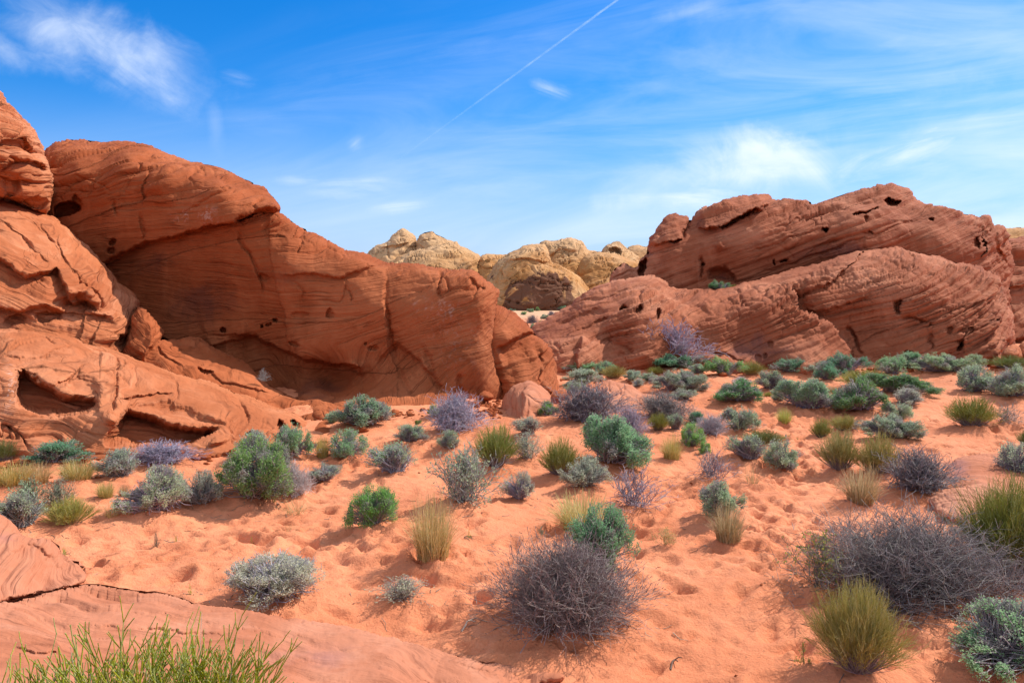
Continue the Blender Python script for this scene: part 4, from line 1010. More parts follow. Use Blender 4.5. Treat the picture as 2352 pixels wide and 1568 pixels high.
def build_ground():
    xs = np.r_[-np.geomspace(6000, 13.1, 46), np.arange(-13.0, 20.0, 0.045), np.arange(20.05, 22, 0.1), np.geomspace(22.1, 6000, 46)]
    ys = np.r_[-np.geomspace(400, 1.0, 14), np.arange(-0.9, 3.0, 0.3), np.arange(3.0, 14.0, 0.035), np.arange(14.0, 26, 0.06), np.arange(26, 34, 0.12), np.geomspace(34.1, 6000, 130)]
    x, y = np.meshgrid(xs, ys)
    sh = x.shape
    z = ground_low(x, y)
    X, Y = x.ravel(), y.ravel()
    near = ((Y > 2.5) & (Y < 40) & (np.abs(X) < 30))
    zz = z.ravel().copy()
    xn, yn = X[near], Y[near]
    dz = np.zeros(len(xn))
    for (mx, my, mr, mh) in MOUNDS:
        k = (np.abs(xn - mx) < 2.6 * mr) & (np.abs(yn - my) < 2.6 * mr)
        d2 = ((xn[k] - mx) ** 2 + (yn[k] - my) ** 2) / (mr * mr)
        dz[k] = np.maximum(dz[k], mh * np.exp(-d2 * 1.1))
    # soft trampled sand
    q = P3(xn, yn, 0 * xn)
    walk = np.clip(0.55 + 1.3 * fbm(q * 0.22 + 4.4, 3, 77), 0.12, 1.3)
    dz += walk * 0.022 * fbm(q * np.array([1.7, 2.4, 1]), 3, 80)
    rid = 1 - np.abs(fbm(q * np.array([1.5, 2.3, 1]) + 3.3, 3, 81)) * 2.2
    dz += walk * 0.022 * np.clip(rid, -0.5, 1)
    dz += walk * 0.010 * fbm(q * np.array([5.5, 7.0, 1]), 3, 82)
    dz += (0.35 + 0.65 * walk) * 0.016 * (0.5 - np.abs(fbm(q * np.array([3.4, 4.6, 1]) + 8.8, 3, 83, 0.55)) * 1.8)
    dz += 0.006 * fbm(q * np.array([9.0, 11.0, 1]), 2, 84)
    rng = np.random.RandomState(4)
    zz[near] += dz
    # footprints: pits with a raised rim
    Zg = zz.reshape(sh)
    trails = [((6.6, 5.2), (3.0, 9.5)), ((3.0, 9.5), (5.0, 14.5)), ((5.0, 14.5), (9.0, 19.5)), ((1.0, 6.2), (-3.0, 9.5)), ((-5.5, 8.0), (-0.5, 10.0)), ((2.2, 6.5), (4.4, 8.5)),
              ((9.0, 12.5), (10.5, 18.5)), ((4.5, 11.5), (7.5, 23.0)), ((-4.0, 10.5), (-1.0, 15.5)), ((0.5, 8.0), (3.4, 12.5)), ((5.4, 8.2), (8.6, 11.6)), ((4.2, 5.0), (2.6, 8.0))]
    feet = []
    for (a, b) in trails:
        L = math.hypot(b[0] - a[0], b[1] - a[1])
        for _ in range(int(L * 22)):
            t = rng.rand()
            feet.append((a[0] + (b[0] - a[0]) * t + rng.normal(0, 0.55), a[1] + (b[1] - a[1]) * t + rng.normal(0, 0.45), math.atan2(b[1] - a[1], b[0] - a[0]) + rng.normal(0, 0.5)))
    for _ in range(1000):
        feet.append((rng.uniform(-9, 15), rng.uniform(4.5, 24), rng.uniform(0, 6.3)))
    nbig = len(feet)
    for _ in range(12000):
        feet.append((rng.uniform(-9, 15), 4.2 + 18 * rng.rand() ** 1.3, rng.uniform(0, 6.3)))
    for n_, (fx, fy, an) in enumerate(feet):
        L, W = rng.uniform(0.11, 0.20), rng.uniform(0.06, 0.11)
        dep = rng.uniform(0.018, 0.056)
        if n_ >= nbig:
            L, W = rng.uniform(0.035, 0.085), rng.uniform(0.035, 0.06)
            dep = rng.uniform(0.006, 0.024)
        i0, i1 = np.searchsorted(xs, [fx - 0.5, fx + 0.5])
        j0, j1 = np.searchsorted(ys, [fy - 0.5, fy + 0.5])
        if i1 - i0 < 2 or j1 - j0 < 2:
            continue
        sx, sy = x[j0:j1, i0:i1] - fx, y[j0:j1, i0:i1] - fy
        a = (sx * math.cos(an) + sy * math.sin(an)) / L
        b = (-sx * math.sin(an) + sy * math.cos(an)) / W
        r = np.sqrt(a * a + b * b)
        Zg[j0:j1, i0:i1] += -dep * np.exp(-r ** 3 * 0.9) + 0.42 * dep * np.exp(-((r - 1.35) / 0.32) ** 2) * (1 + 0.6 * np.sign(a) * np.minimum(np.abs(a), 1))
    V = np.stack([X, Y, Zg.ravel()], axis=1)
    ny, nx = sh
    idx = np.arange(nx * ny).reshape(ny, nx)
    F = np.stack([idx[:-1, :-1], idx[:-1, 1:], idx[1:, 1:], idx[1:, :-1]], axis=-1).reshape(-1, 4)
    m, g, b = new_mat('red_sand')
    geo = g.node('ShaderNodeNewGeometry').outputs['Position']
    n1 = g.noise(geo, 0.35, 4.0, 0.6, 0.5)
    n2 = g.noise(geo, 2.6, 5.0, 0.65)
    n3 = g.noise(geo, 60.0, 3.0, 0.7)
    c = g.mix(g.ss(n1, 0.35, 0.68), C(0.575, 0.184, 0.082), C(0.72, 0.264, 0.130))
    c = g.mix(g.math('MULTIPLY', g.ss(n2, 0.45, 0.72), 0.5), c, C(0.56, 0.168, 0.068))
    c = g.mix(g.math('MULTIPLY', g.ss(n3, 0.40, 0.70), 0.22), c, C(0.82, 0.37, 0.18))
    # a few specks of litter and darker grit lying in the sand
    n4 = g.noise(geo, 24.0, 2.0, 0.5)
    c = g.mix(g.math('MULTIPLY', g.ss(n4, 0.66, 0.74), 0.65), c, C(0.30, 0.11, 0.055))
    n5 = g.noise(geo, 0.9, 6.0, 0.7, 1.2)
    c = g.mix(g.math('MULTIPLY', g.ss(n5, 0.56, 0.70), 0.40), c, C(0.50, 0.150, 0.066))
    n6 = g.noise(g.vmath('ADD', geo, (40.0, 7.0, 0.0)), 1.3, 6.0, 0.7, 1.2)
    c = g.mix(g.math('MULTIPLY', g.ss(n6, 0.56, 0.72), 0.40), c, C(0.80, 0.34, 0.18))
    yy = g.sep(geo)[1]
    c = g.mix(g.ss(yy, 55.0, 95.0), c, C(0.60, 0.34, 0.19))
    g.l.new(c, b.inputs['Base Color'])
    bp = g.node('ShaderNodeBump')
    bp.inputs['Strength'].default_value = 0.8
    bp.inputs['Distance'].default_value = 0.03
    h = g.math('ADD', g.math('ADD', g.math('MULTIPLY', g.noise(geo, 9.0, 6.0, 0.65), 0.9), g.math('MULTIPLY', g.noise(geo, 28.0, 4.0, 0.65), 0.5)), g.math('MULTIPLY', n3, 0.15))
    g.l.new(h, bp.inputs['Height'])
    g.l.new(bp.outputs[0], b.inputs['Normal'])
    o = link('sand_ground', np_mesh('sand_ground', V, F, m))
    tag(o, kind='structure')
    return sh, xs, ys, Zg

# ------------------------------------------------------------------ plants
def plant_mat(name, trans=0.25, var=0.55):
    m, g, b = new_mat(name)
    oi = g.node('ShaderNodeObjectInfo')
    col = oi.outputs['Color']
    r = g.node('ShaderNodeAttribute', attribute_name='rnd').outputs['Fac']
    lo = g.mix(1.0, col, C(0.62, 0.66, 0.64), 'MULTIPLY')
    hi = g.mix(0.40, col, C(0.62, 0.62, 0.46))
    c = g.mix(g.ss(r, 0.0, 0.55), lo, col)
    c = g.mix(g.math('MULTIPLY', g.ss(r, 0.55, 1.0), var), c, hi)
    dry = g.node('ShaderNodeAttribute', attribute_name='dry').outputs['Fac']
    c = g.mix(dry, c, C(0.34, 0.285, 0.275))
    g.l.new(c, b.inputs['Base Color'])
    b.inputs['Roughness'].default_value = 0.7
    b.inputs['Specular IOR Level'].default_value = 0.25
    if trans:
        t = g.node('ShaderNodeBsdfTranslucent')
        g.l.new(c, t.inputs['Color'])
        mx = g.node('ShaderNodeMixShader')
        mx.inputs[0].default_value = trans
        out = g.n.get('Material Output')
        g.l.new(b.outputs[0], mx.inputs[1])
        g.l.new(t.outputs[0], mx.inputs[2])
        g.l.new(mx.outputs[0], out.inputs[0])
    return m


M_LEAF = plant_mat('leaf', 0.45)
M_TWIG = plant_mat('twig', 0.0, 0.8)
M_BLADE = plant_mat('blade', 0.30, 0.8)


class Tubes:
    def __init__(self, sides=3):
        self.a, self.b, self.ra, self.rb, self.c = [], [], [], [], []
        self.sides = sides

    def seg(self, a, b, ra, rb, c=0.5):
        self.a.append(a)
        self.b.append(b)
        self.ra.append(ra)
        self.rb.append(rb)
        self.c.append(c)

    def line(self, pts, r0, r1, c=0.5):
        n = len(pts) - 1
        for i in range(n):
            self.seg(pts[i], pts[i + 1], r0 + (r1 - r0) * i / n, r0 + (r1 - r0) * (i + 1) / n, c)

    def arrays(self):
        a, b = np.array(self.a), np.array(self.b)
        ra, rb = np.array(self.ra), np.array(self.rb)
        d = b - a
        d /= np.maximum(np.linalg.norm(d, axis=1, keepdims=True), 1e-9)
        up = np.where(np.abs(d[:, 2:3]) > 0.9, np.array([[1.0, 0, 0]]), np.array([[0, 0, 1.0]]))
        s = np.cross(d, up)
        s /= np.maximum(np.linalg.norm(s, axis=1, keepdims=True), 1e-9)
        q = np.cross(d, s)
        k = self.sides
        n = len(a)
        V = np.zeros((n, 2 * k, 3))
        for i in range(k):
            an = 2 * PI * i / k
            o = s * math.cos(an) + q * math.sin(an)
            V[:, i] = a + o * ra[:, None]
            V[:, k + i] = b + o * rb[:, None]
        base = (np.arange(n) * 2 * k)[:, None]
        F = np.concatenate([np.stack([base[:, 0] + i, base[:, 0] + (i + 1) % k, base[:, 0] + k + (i + 1) % k, base[:, 0] + k + i], axis=1) for i in range(k)])
        cc = np.repeat(np.array(self.c), 2 * k)
        return V.reshape(-1, 3), F, cc

    def mesh(self, name, mat):
        V, F, c = self.arrays()
        return np_mesh(name, V, F, mat, {'rnd': c}, smooth=True)


def leaf_arrays(c, d, w, rn):
    n = np.cross(d, w)
    V = np.stack([c, c + d * 0.45 + w + n * 0, c + d, c + d * 0.45 - w], axis=1).reshape(-1, 3)
    F = np.arange(len(V)).reshape(-1, 4)
    return V, F, np.repeat(rn, 4)


def unit(v):
    return v / np.maximum(np.linalg.norm(v, axis=-1, keepdims=True), 1e-9)


def dome_tips(rng, n, lobes, zlo, seed, rnd_=False):
    """tips on a ragged, lopsided mound, natural size 1 wide, 0.62 high"""
    L = [(rng.uniform(-.08, .08), rng.uniform(-.08, .08), rng.uniform(0.20, 0.30), rng.uniform(0.20, 0.28))]
    a0 = rng.uniform(0, 2 * PI)
    for i in range(1, lobes):
        an = a0 + 2 * PI * i / lobes + rng.uniform(-.6, .6)
        rr = rng.uniform(0.14, 0.42)
        r = rng.uniform(0.09, 0.22) * (1.1 - 0.5 * rr)
        if rnd_:
            rr, r = rng.uniform(0.12, 0.22), rng.uniform(0.20, 0.26)
        L.append((rr * math.cos(an), rr * math.sin(an), rng.uniform(0.05, 0.36 - 0.4 * rr), r))
    L = np.array(L)
    m = n * 3
    k = rng.choice(len(L), m, p=L[:, 3] ** 1.7 / np.sum(L[:, 3] ** 1.7))
    dv = unit(rng.normal(size=(m, 3)))
    dv[:, 2] = np.where(dv[:, 2] < -0.3, -dv[:, 2], dv[:, 2])
    r = L[k, 3] * (rng.uniform(0.45, 1.12, m) ** 0.6)
    p = L[k, :3] + dv * r[:, None]
    p = p + 0.05 * np.stack([fbm(p * 5 + 3, 2, seed), fbm(p * 5 + 9, 2, seed + 1), fbm(p * 5 + 17, 2, seed + 2)], 1)
    w = fbm(p * 6.0, 2, seed + 4)
    p = p[np.argsort(-(w + rng.rand(m) * 0.45))[:n]]
    rng.shuffle(p)
    p[:, 2] = np.where(p[:, 2] < zlo, zlo + rng.uniform(0, 0.12, len(p)), p[:, 2])
    return p


def leafy(seed, tips=800, per=8, leaf=0.034, lobes=7, zlo=0.05, stems=90, wleaf=0.30, spread=0.05, dry=0.14, rnd_=False):
    rng = np.random.RandomState(seed)
    p = dome_tips(rng, tips, lobes, zlo, seed, rnd_)
    mx = np.abs(p[:, :2]).max()
    p[:, :2] *= 0.48 / mx
    p[:, 2] *= 0.60 / p[:, 2].max()
    base = np.array([0, 0, 0.02])
    out = unit(p - np.array([0, 0, -0.05]))
    out = unit(out + np.array([0, 0, 0.55]) + rng.normal(size=p.shape) * 0.25)
    tone = rng.rand(tips)
    # sprigs: leaves set along a short twig
    t = np.tile(np.linspace(0, 1, per), tips)
    pi = np.repeat(np.arange(tips), per)
    c = p[pi] + out[pi] * ((t - 0.5) * spread * 2)[:, None] + rng.normal(size=(tips * per, 3)) * spread * 0.35
    d = unit(out[pi] * 0.8 + rng.normal(size=(tips * per, 3)) * 0.75)
    ln = leaf * rng.uniform(0.6, 1.25, tips * per)
    sd = unit(np.cross(d, rng.normal(size=d.shape)))
    c[:, 2] = np.maximum(c[:, 2], 0.012)
    rn = np.clip(tone[pi] * 0.6 + rng.rand(tips * per) * 0.4, 0, 1)
    V, F, R = leaf_arrays(c, d * ln[:, None], sd * (ln * wleaf)[:, None], rn)
    dn = fbm(p * 4.0 + 20, 2, seed + 6) + rng.normal(size=tips) * 0.10
    dry_t = np.clip((dn - (0.34 - dry)) * 4, 0, 0.85)
    fol = np_mesh('foliage', V, F, M_LEAF, {'rnd': R, 'dry': np.repeat(dry_t[pi], 4)}, smooth=False)
    T = Tubes(3)
    for i in rng.choice(tips, tips // 7, replace=False):      # bare tips standing out of the leaves
        e = p[i] + unit(out[i] + rng.normal(size=3) * 0.3) * rng.uniform(0.04, 0.11)
        T.seg(p[i], e, 0.0034, 0.002, rng.uniform(0.3, 1.0))
    for i in rng.choice(tips, min(stems * 3, tips), replace=False):
        e = p[i] + out[i] * spread * rng.uniform(0.2, 1.3)
        b = base + np.append(rng.normal(size=2) * 0.06, 0)
        m = b * 0.45 + e * 0.55 + rng.normal(size=3) * 0.035 + np.array([0, 0, 0.02])
        T.line([b, m, e], 0.0075, 0.0032, rng.rand())
    # side twigs low down, often bare
    for _ in range(stems):
        i = rng.randint(tips)
        a = p[i] * rng.uniform(0.45, 0.8)
        e = a + unit(p[i] * np.array([1, 1, .5]) + rng.normal(size=3) * 0.35) * rng.uniform(0.08, 0.2)
        e[2] = max(e[2], 0.02)
        T.line([a, 0.5 * (a + e) + rng.normal(size=3) * 0.012, e], 0.0045, 0.0025, rng.rand())
    return fol, T.mesh('branches', M_TWIG)


def twig_tubes(seed, n=70, H=0.6, sub=4, subsub=2, r=0.0065, lean=0.0, wig=0.05, elev=(8, 88), seed_heads=False, base_r=0.07, lmin=0.68):
    rng = np.random.RandomState(seed)
    T = Tubes(3)
    ends = []
    for _ in range(n):
        az = rng.uniform(0, 2 * PI)
        el = math.radians(elev[0] + (elev[1] - elev[0]) * rng.rand() ** 0.8)
        d = np.array([math.cos(az) * math.cos(el), math.sin(az) * math.cos(el), math.sin(el)])
        tgt = np.array([d[0] * 0.46, d[1] * 0.46, max(0.05, d[2] * H * 0.95)]) * rng.uniform(lmin, 1.08)
        b = np.array([rng.normal() * base_r, rng.normal() * base_r, 0.0])
        ctl = b * 0.6 + tgt * 0.4 + np.array([0, 0, rng.uniform(-0.03, 0.06)]) + rng.normal(size=3) * wig * 0.8
        pts = []
        K = 6
        for i in range(K + 1):
            t = i / K
            q = b * (1 - t) ** 2 + ctl * 2 * t * (1 - t) + tgt * t * t
            q = q + rng.normal(size=3) * wig * 0.22 * (0 if i == 0 else 1)
            q[2] = max(q[2], 0.008)
            pts.append(q)
        c = rng.rand()
        T.line(pts, r, r * 0.45, c)
        for _s in range(sub):
            t = rng.uniform(0.35, 0.95)
            i = min(K - 1, int(t * K))
            a = pts[i] + (pts[i + 1] - pts[i]) * (t * K - i)
            dv = unit(unit(pts[i + 1] - pts[i]) + rng.normal(size=3) * 0.55 + np.array([0, 0, 0.25]))
            ln = rng.uniform(0.08, 0.20)
            e1 = a + dv * ln * 0.5 + rng.normal(size=3) * 0.012
            e2 = e1 + unit(dv + rng.normal(size=3) * 0.35) * ln * 0.5
            e1[2] = max(e1[2], 0.008)
            e2[2] = max(e2[2], 0.01)
            T.line([a, e1, e2], r * 0.6, r * 0.36, rng.rand())
            ends.append((e2, dv))
            for _k in range(subsub):
                a2 = e1 if rng.rand() < 0.5 else e2
                e3 = a2 + unit(dv + rng.normal(size=3) * 0.7 + np.array([0, 0, 0.3])) * rng.uniform(0.04, 0.09)
                e3[2] = max(e3[2], 0.01)
                T.seg(a2, e3, r * 0.42, r * 0.3, rng.rand())
                ends.append((e3, dv))
                if seed_heads and rng.rand() < 0.5:
                    T.seg(e3, e3 + unit(dv + np.array([0, 0, .6])) * 0.02, r * 0.9, r * 0.4, 0.1)
    return T, ends


def twiggy(seed, **kw):
    T, _ = twig_tubes(seed, **kw)
    return T.mesh('branches', M_TWIG)


def twig_leafy(seed, nleaf=1100, leaf=0.026, frac=1.0, **kw):
    T, ends = twig_tubes(seed, **kw)
    rng = np.random.RandomState(seed + 1)
    P = np.array([e[0] for e in ends])
    D = np.array([e[1] for e in ends])
    # leaves gather on part of the twigs only
    w = fbm(P * 5.0 + seed, 2, seed) + 0.25 * frac
    ok = np.where(w > 0)[0]
    k = ok[rng.randint(len(ok), size=nleaf)]
    c = P[k] - D[k] * rng.uniform(0, 0.06, nleaf)[:, None] + rng.normal(size=(nleaf, 3)) * 0.012
    d = unit(D[k] + rng.normal(size=(nleaf, 3)) * 0.9)
    ln = leaf * rng.uniform(0.6, 1.3, nleaf)
    sd = unit(np.cross(d, rng.normal(size=d.shape)))
    c[:, 2] = np.maximum(c[:, 2], 0.012)
    V, F, R = leaf_arrays(c, d * ln[:, None], sd * (ln * 0.3)[:, None], rng.rand(nleaf))
    fol = np_mesh('foliage', V, F, M_LEAF, {'rnd': R}, smooth=False)
    return fol, T.mesh('branches', M_TWIG)


def blades(seed, n=320, H=1.0, base=0.13, spread=0.38, w=0.0065, droop=0.25, heads=0.25):
    """grass: flat tapering blades bending outwards; natural size 1 wide, 1 high"""
    rng = np.random.RandomState(seed)
    K = 4
    az = rng.uniform(0, 2 * PI, n)
    br = base * np.sqrt(rng.rand(n))
    b = np.stack([br * np.cos(az), br * np.sin(az), 0 * az], 1)
    sp = spread * rng.rand(n) ** 0.8
    a2 = az + rng.normal(0, 0.5, n)
    h = H * (1 - 0.55 * rng.rand(n) ** 1.4) * (1 - 0.5 * (sp / spread) ** 2)
    out = np.stack([np.cos(a2), np.sin(a2), 0 * a2], 1)
    side = unit(np.cross(out, np.array([0, 0, 1.0])) + rng.normal(size=(n, 3)) * 0.4)
    rows = []
    for i in range(K + 1):
        t = i / K
        c = b + out * (sp * (t ** 1.7))[:, None] + np.array([0, 0, 1.0]) * (h * (t - droop * 0.5 * t ** 3 * (sp / spread)))[:, None]
        ww = w * (1 - 0.75 * t)
        rows.append((c - side * ww, c + side * ww))
    V = np.stack([v for r in rows for v in r], axis=1).reshape(-1, 3)
    m = 2 * (K + 1)
    base_i = np.arange(n) * m
    F = np.concatenate([np.stack([base_i + 2 * i, base_i + 2 * i + 1, base_i + 2 * i + 3, base_i + 2 * i + 2], 1) for i in range(K)])
    R = np.repeat(rng.rand(n), m)
    return V, F, R


def grass(seed, **kw):
    V, F, R = blades(seed, **kw)
    return np_mesh('blades', V, F, M_BLADE, {'rnd': R}, smooth=True)


def broom(seed, n=420, H=0.85, base=0.15, r=0.0036, sub=6, spread=0.40):
    """many thin upright green stems over a low woody foot"""
    rng = np.random.RandomState(seed)
    T = Tubes(3)
    W = Tubes(3)
    for _ in range(n):
        az = rng.uniform(0, 2 * PI)
        q = rng.rand() ** 0.5
        b = np.array([math.cos(az) * base * q, math.sin(az) * base * q, 0.0])
        o = np.array([math.cos(az + rng.normal(0, .6)), math.sin(az + rng.normal(0, .6)), 0])
        hh = H * (1 - 0.45 * q ** 2) * rng.uniform(0.45, 1.02)
        e = b + o * spread * q * rng.uniform(0.55, 1.2) + np.array([0, 0, hh])
        m = b + (e - b) * 0.42 + np.array([0, 0, hh * 0.03]) + o * spread * q * 0.08 + rng.normal(size=3) * 0.012
        W.line([b, m], r * 1.15, r * 0.9, rng.rand())
        c = rng.rand()
        k2 = m + (e - m) * 0.55 + rng.normal(size=3) * 0.022
        T.line([m, k2, e], r, r * 0.5, c)
        for _s in range(sub):
            t = rng.uniform(0.0, 0.9)
            a = m + (e - m) * t
            x = a + unit(unit(e - b) + rng.normal(size=3) * 0.34) * rng.uniform(0.08, 0.20) * H
            T.seg(a, x, r * 0.75, r * 0.4, np.clip(c + rng.normal() * 0.2, 0, 1))
    for _ in range(n // 5):
        az = rng.uniform(0, 2 * PI)
        e = np.array([math.cos(az) * rng.uniform(.15, .42), math.sin(az) * rng.uniform(.15, .42), rng.uniform(0.04, 0.3)])
        W.line([np.array([0, 0, 0.0]), e * 0.5 + rng.normal(size=3) * 0.03 + np.array([0, 0, .03]), e], r, r * 0.5, rng.rand())
    return T.mesh('stems', M_BLADE), W.mesh('base_twigs', M_TWIG)


PROTO = {}
NAT_H = {'L': 0.62, 'K': 0.62, 'P': 0.60, 'M': 0.60, 'T': 0.92, 'E': 0.85, 'S': 0.60}


def make_protos():
    for i in range(8):
        PROTO['L', i] = leafy(100 + i, tips=1000, per=8, leaf=0.032, lobes=9 + i % 3, zlo=0.03, stems=90)
    for i in range(6):
        PROTO['K', i] = leafy(140 + i, tips=640, per=7, leaf=0.029, lobes=9 + i % 2, zlo=0.08, stems=190, wleaf=0.28, dry=0.24)
    PROTO['L', 'big'] = leafy(170, tips=3400, per=9, leaf=0.0205, lobes=10, zlo=0.04, stems=200, spread=0.035)
    PROTO['L', 'big2'] = leafy(176, tips=3000, per=9, leaf=0.0215, lobes=11, zlo=0.03, stems=220, spread=0.038, dry=0.16)
    PROTO['L', 'big3'] = leafy(181, tips=3000, per=9, leaf=0.0225, lobes=10, zlo=0.03, stems=220, spread=0.038, dry=0.05)
    PROTO['L', 'dome'] = leafy(190, tips=3400, per=9, leaf=0.022, lobes=9, zlo=0.03, stems=220, spread=0.038, dry=0.0, rnd_=True)
    PROTO['L', 'dome2'] = leafy(193, tips=3400, per=9, leaf=0.019, lobes=9, zlo=0.03, stems=260, spread=0.034, dry=0.12, rnd_=True)
    PROTO['K', 'big'] = leafy(171, tips=2200, per=8, leaf=0.020, lobes=9, zlo=0.06, stems=340, spread=0.035, dry=0.15)
    for i in range(4):
        PROTO['P', i] = (None, twiggy(200 + i, n=150, sub=6, subsub=3, r=0.0052, lmin=0.5, base_r=0.12))
    PROTO['P', 'sparse'] = (None, twiggy(210, n=48, sub=4, subsub=2, r=0.0058, wig=0.07))
    PROTO['P', 'tree'] = (None, twiggy(211, n=60, H=0.62, sub=6, subsub=4, r=0.0070, wig=0.10, elev=(15, 85)))
    PROTO['P', 'big'] = (None, twiggy(212, n=560, sub=6, subsub=3, r=0.0026, wig=0.040, elev=(-2, 90), seed_heads=True, base_r=0.13, lmin=0.45))
    PROTO['P', 'huge'] = (None, twiggy(213, n=420, sub=7, subsub=4, r=0.0021, wig=0.085, elev=(2, 85), base_r=0.13, lmin=0.5))
    for i in range(3):
        PROTO['M', i] = twig_leafy(230 + i, nleaf=1500, leaf=0.030, n=75, sub=4, subsub=2, r=0.0060, wig=0.06)
    PROTO['M', 'thin'] = twig_leafy(240, nleaf=700, leaf=0.030, n=22, sub=5, subsub=3, r=0.0055, wig=0.09, elev=(20, 88), frac=2)
    for i in range(3):
        PROTO['T', i] = (grass(300 + i, n=560, w=0.0062, base=0.24, spread=0.36), None)
    PROTO['T', 'thin'] = (grass(310, n=90, w=0.0060, spread=0.5, base=0.2), None)
    for i in range(3):
        PROTO['E', i] = broom(330 + i)
    PROTO['E', 'big'] = broom(340, n=1100, r=0.0024, sub=6)
    for i in range(2):
        PROTO['S', i] = twig_leafy(350 + i, nleaf=260, leaf=0.06, n=14, sub=3, subsub=1, r=0.009, wig=0.06, frac=2.5)


COLS = {
    'green': (0.262, 0.471, 0.122), 'dgreen': (0.162, 0.327, 0.112), 'teal': (0.306, 0.484, 0.245), 'dteal': (0.178, 0.365, 0.195), 'bteal': (0.441, 0.554, 0.345),
    'gray': (0.553, 0.590, 0.402), 'pale': (0.604, 0.601, 0.411), 'sage': (0.389, 0.494, 0.289), 'olive': (0.370, 0.374, 0.072), 'dolive': (0.246, 0.275, 0.055), 'yel': (0.521, 0.494, 0.102), 'lime': (0.417, 0.528, 0.051),
    'straw': (0.620, 0.474, 0.185), 'tan': (0.515, 0.366, 0.171), 'otan': (0.560, 0.440, 0.132), 'purple': (0.310, 0.241, 0.271), 'dpurple': (0.215, 0.163, 0.176), 'violet': (0.445, 0.358, 0.428), 'bluish': (0.379, 0.326, 0.386),
    'crown': (0.235, 0.400, 0.205), 'dkwood': (0.280, 0.207, 0.199), 'white': (0.591, 0.532, 0.544), 'brown': (0.211, 0.158, 0.117), 'mgray': (0.328, 0.286, 0.272), 'wood': (0.299, 0.237, 0.237),
}
CATS = {'L': ('leafy_shrub', 'shrub', 'leafy desert shrubs'), 'K': ('leafy_shrub', 'shrub', 'leafy desert shrubs'), 'P': ('bare_shrub', 'shrub', 'bare twiggy shrubs'),
        'M': ('thin_shrub', 'shrub', 'half bare shrubs'), 'T': ('grass_tuft', 'grass', 'dry grass tufts'), 'E': ('broom_shrub', 'shrub', 'broom like shrubs'), 'S': ('green_sprout', 'plant', 'small sprouts in the sand')}

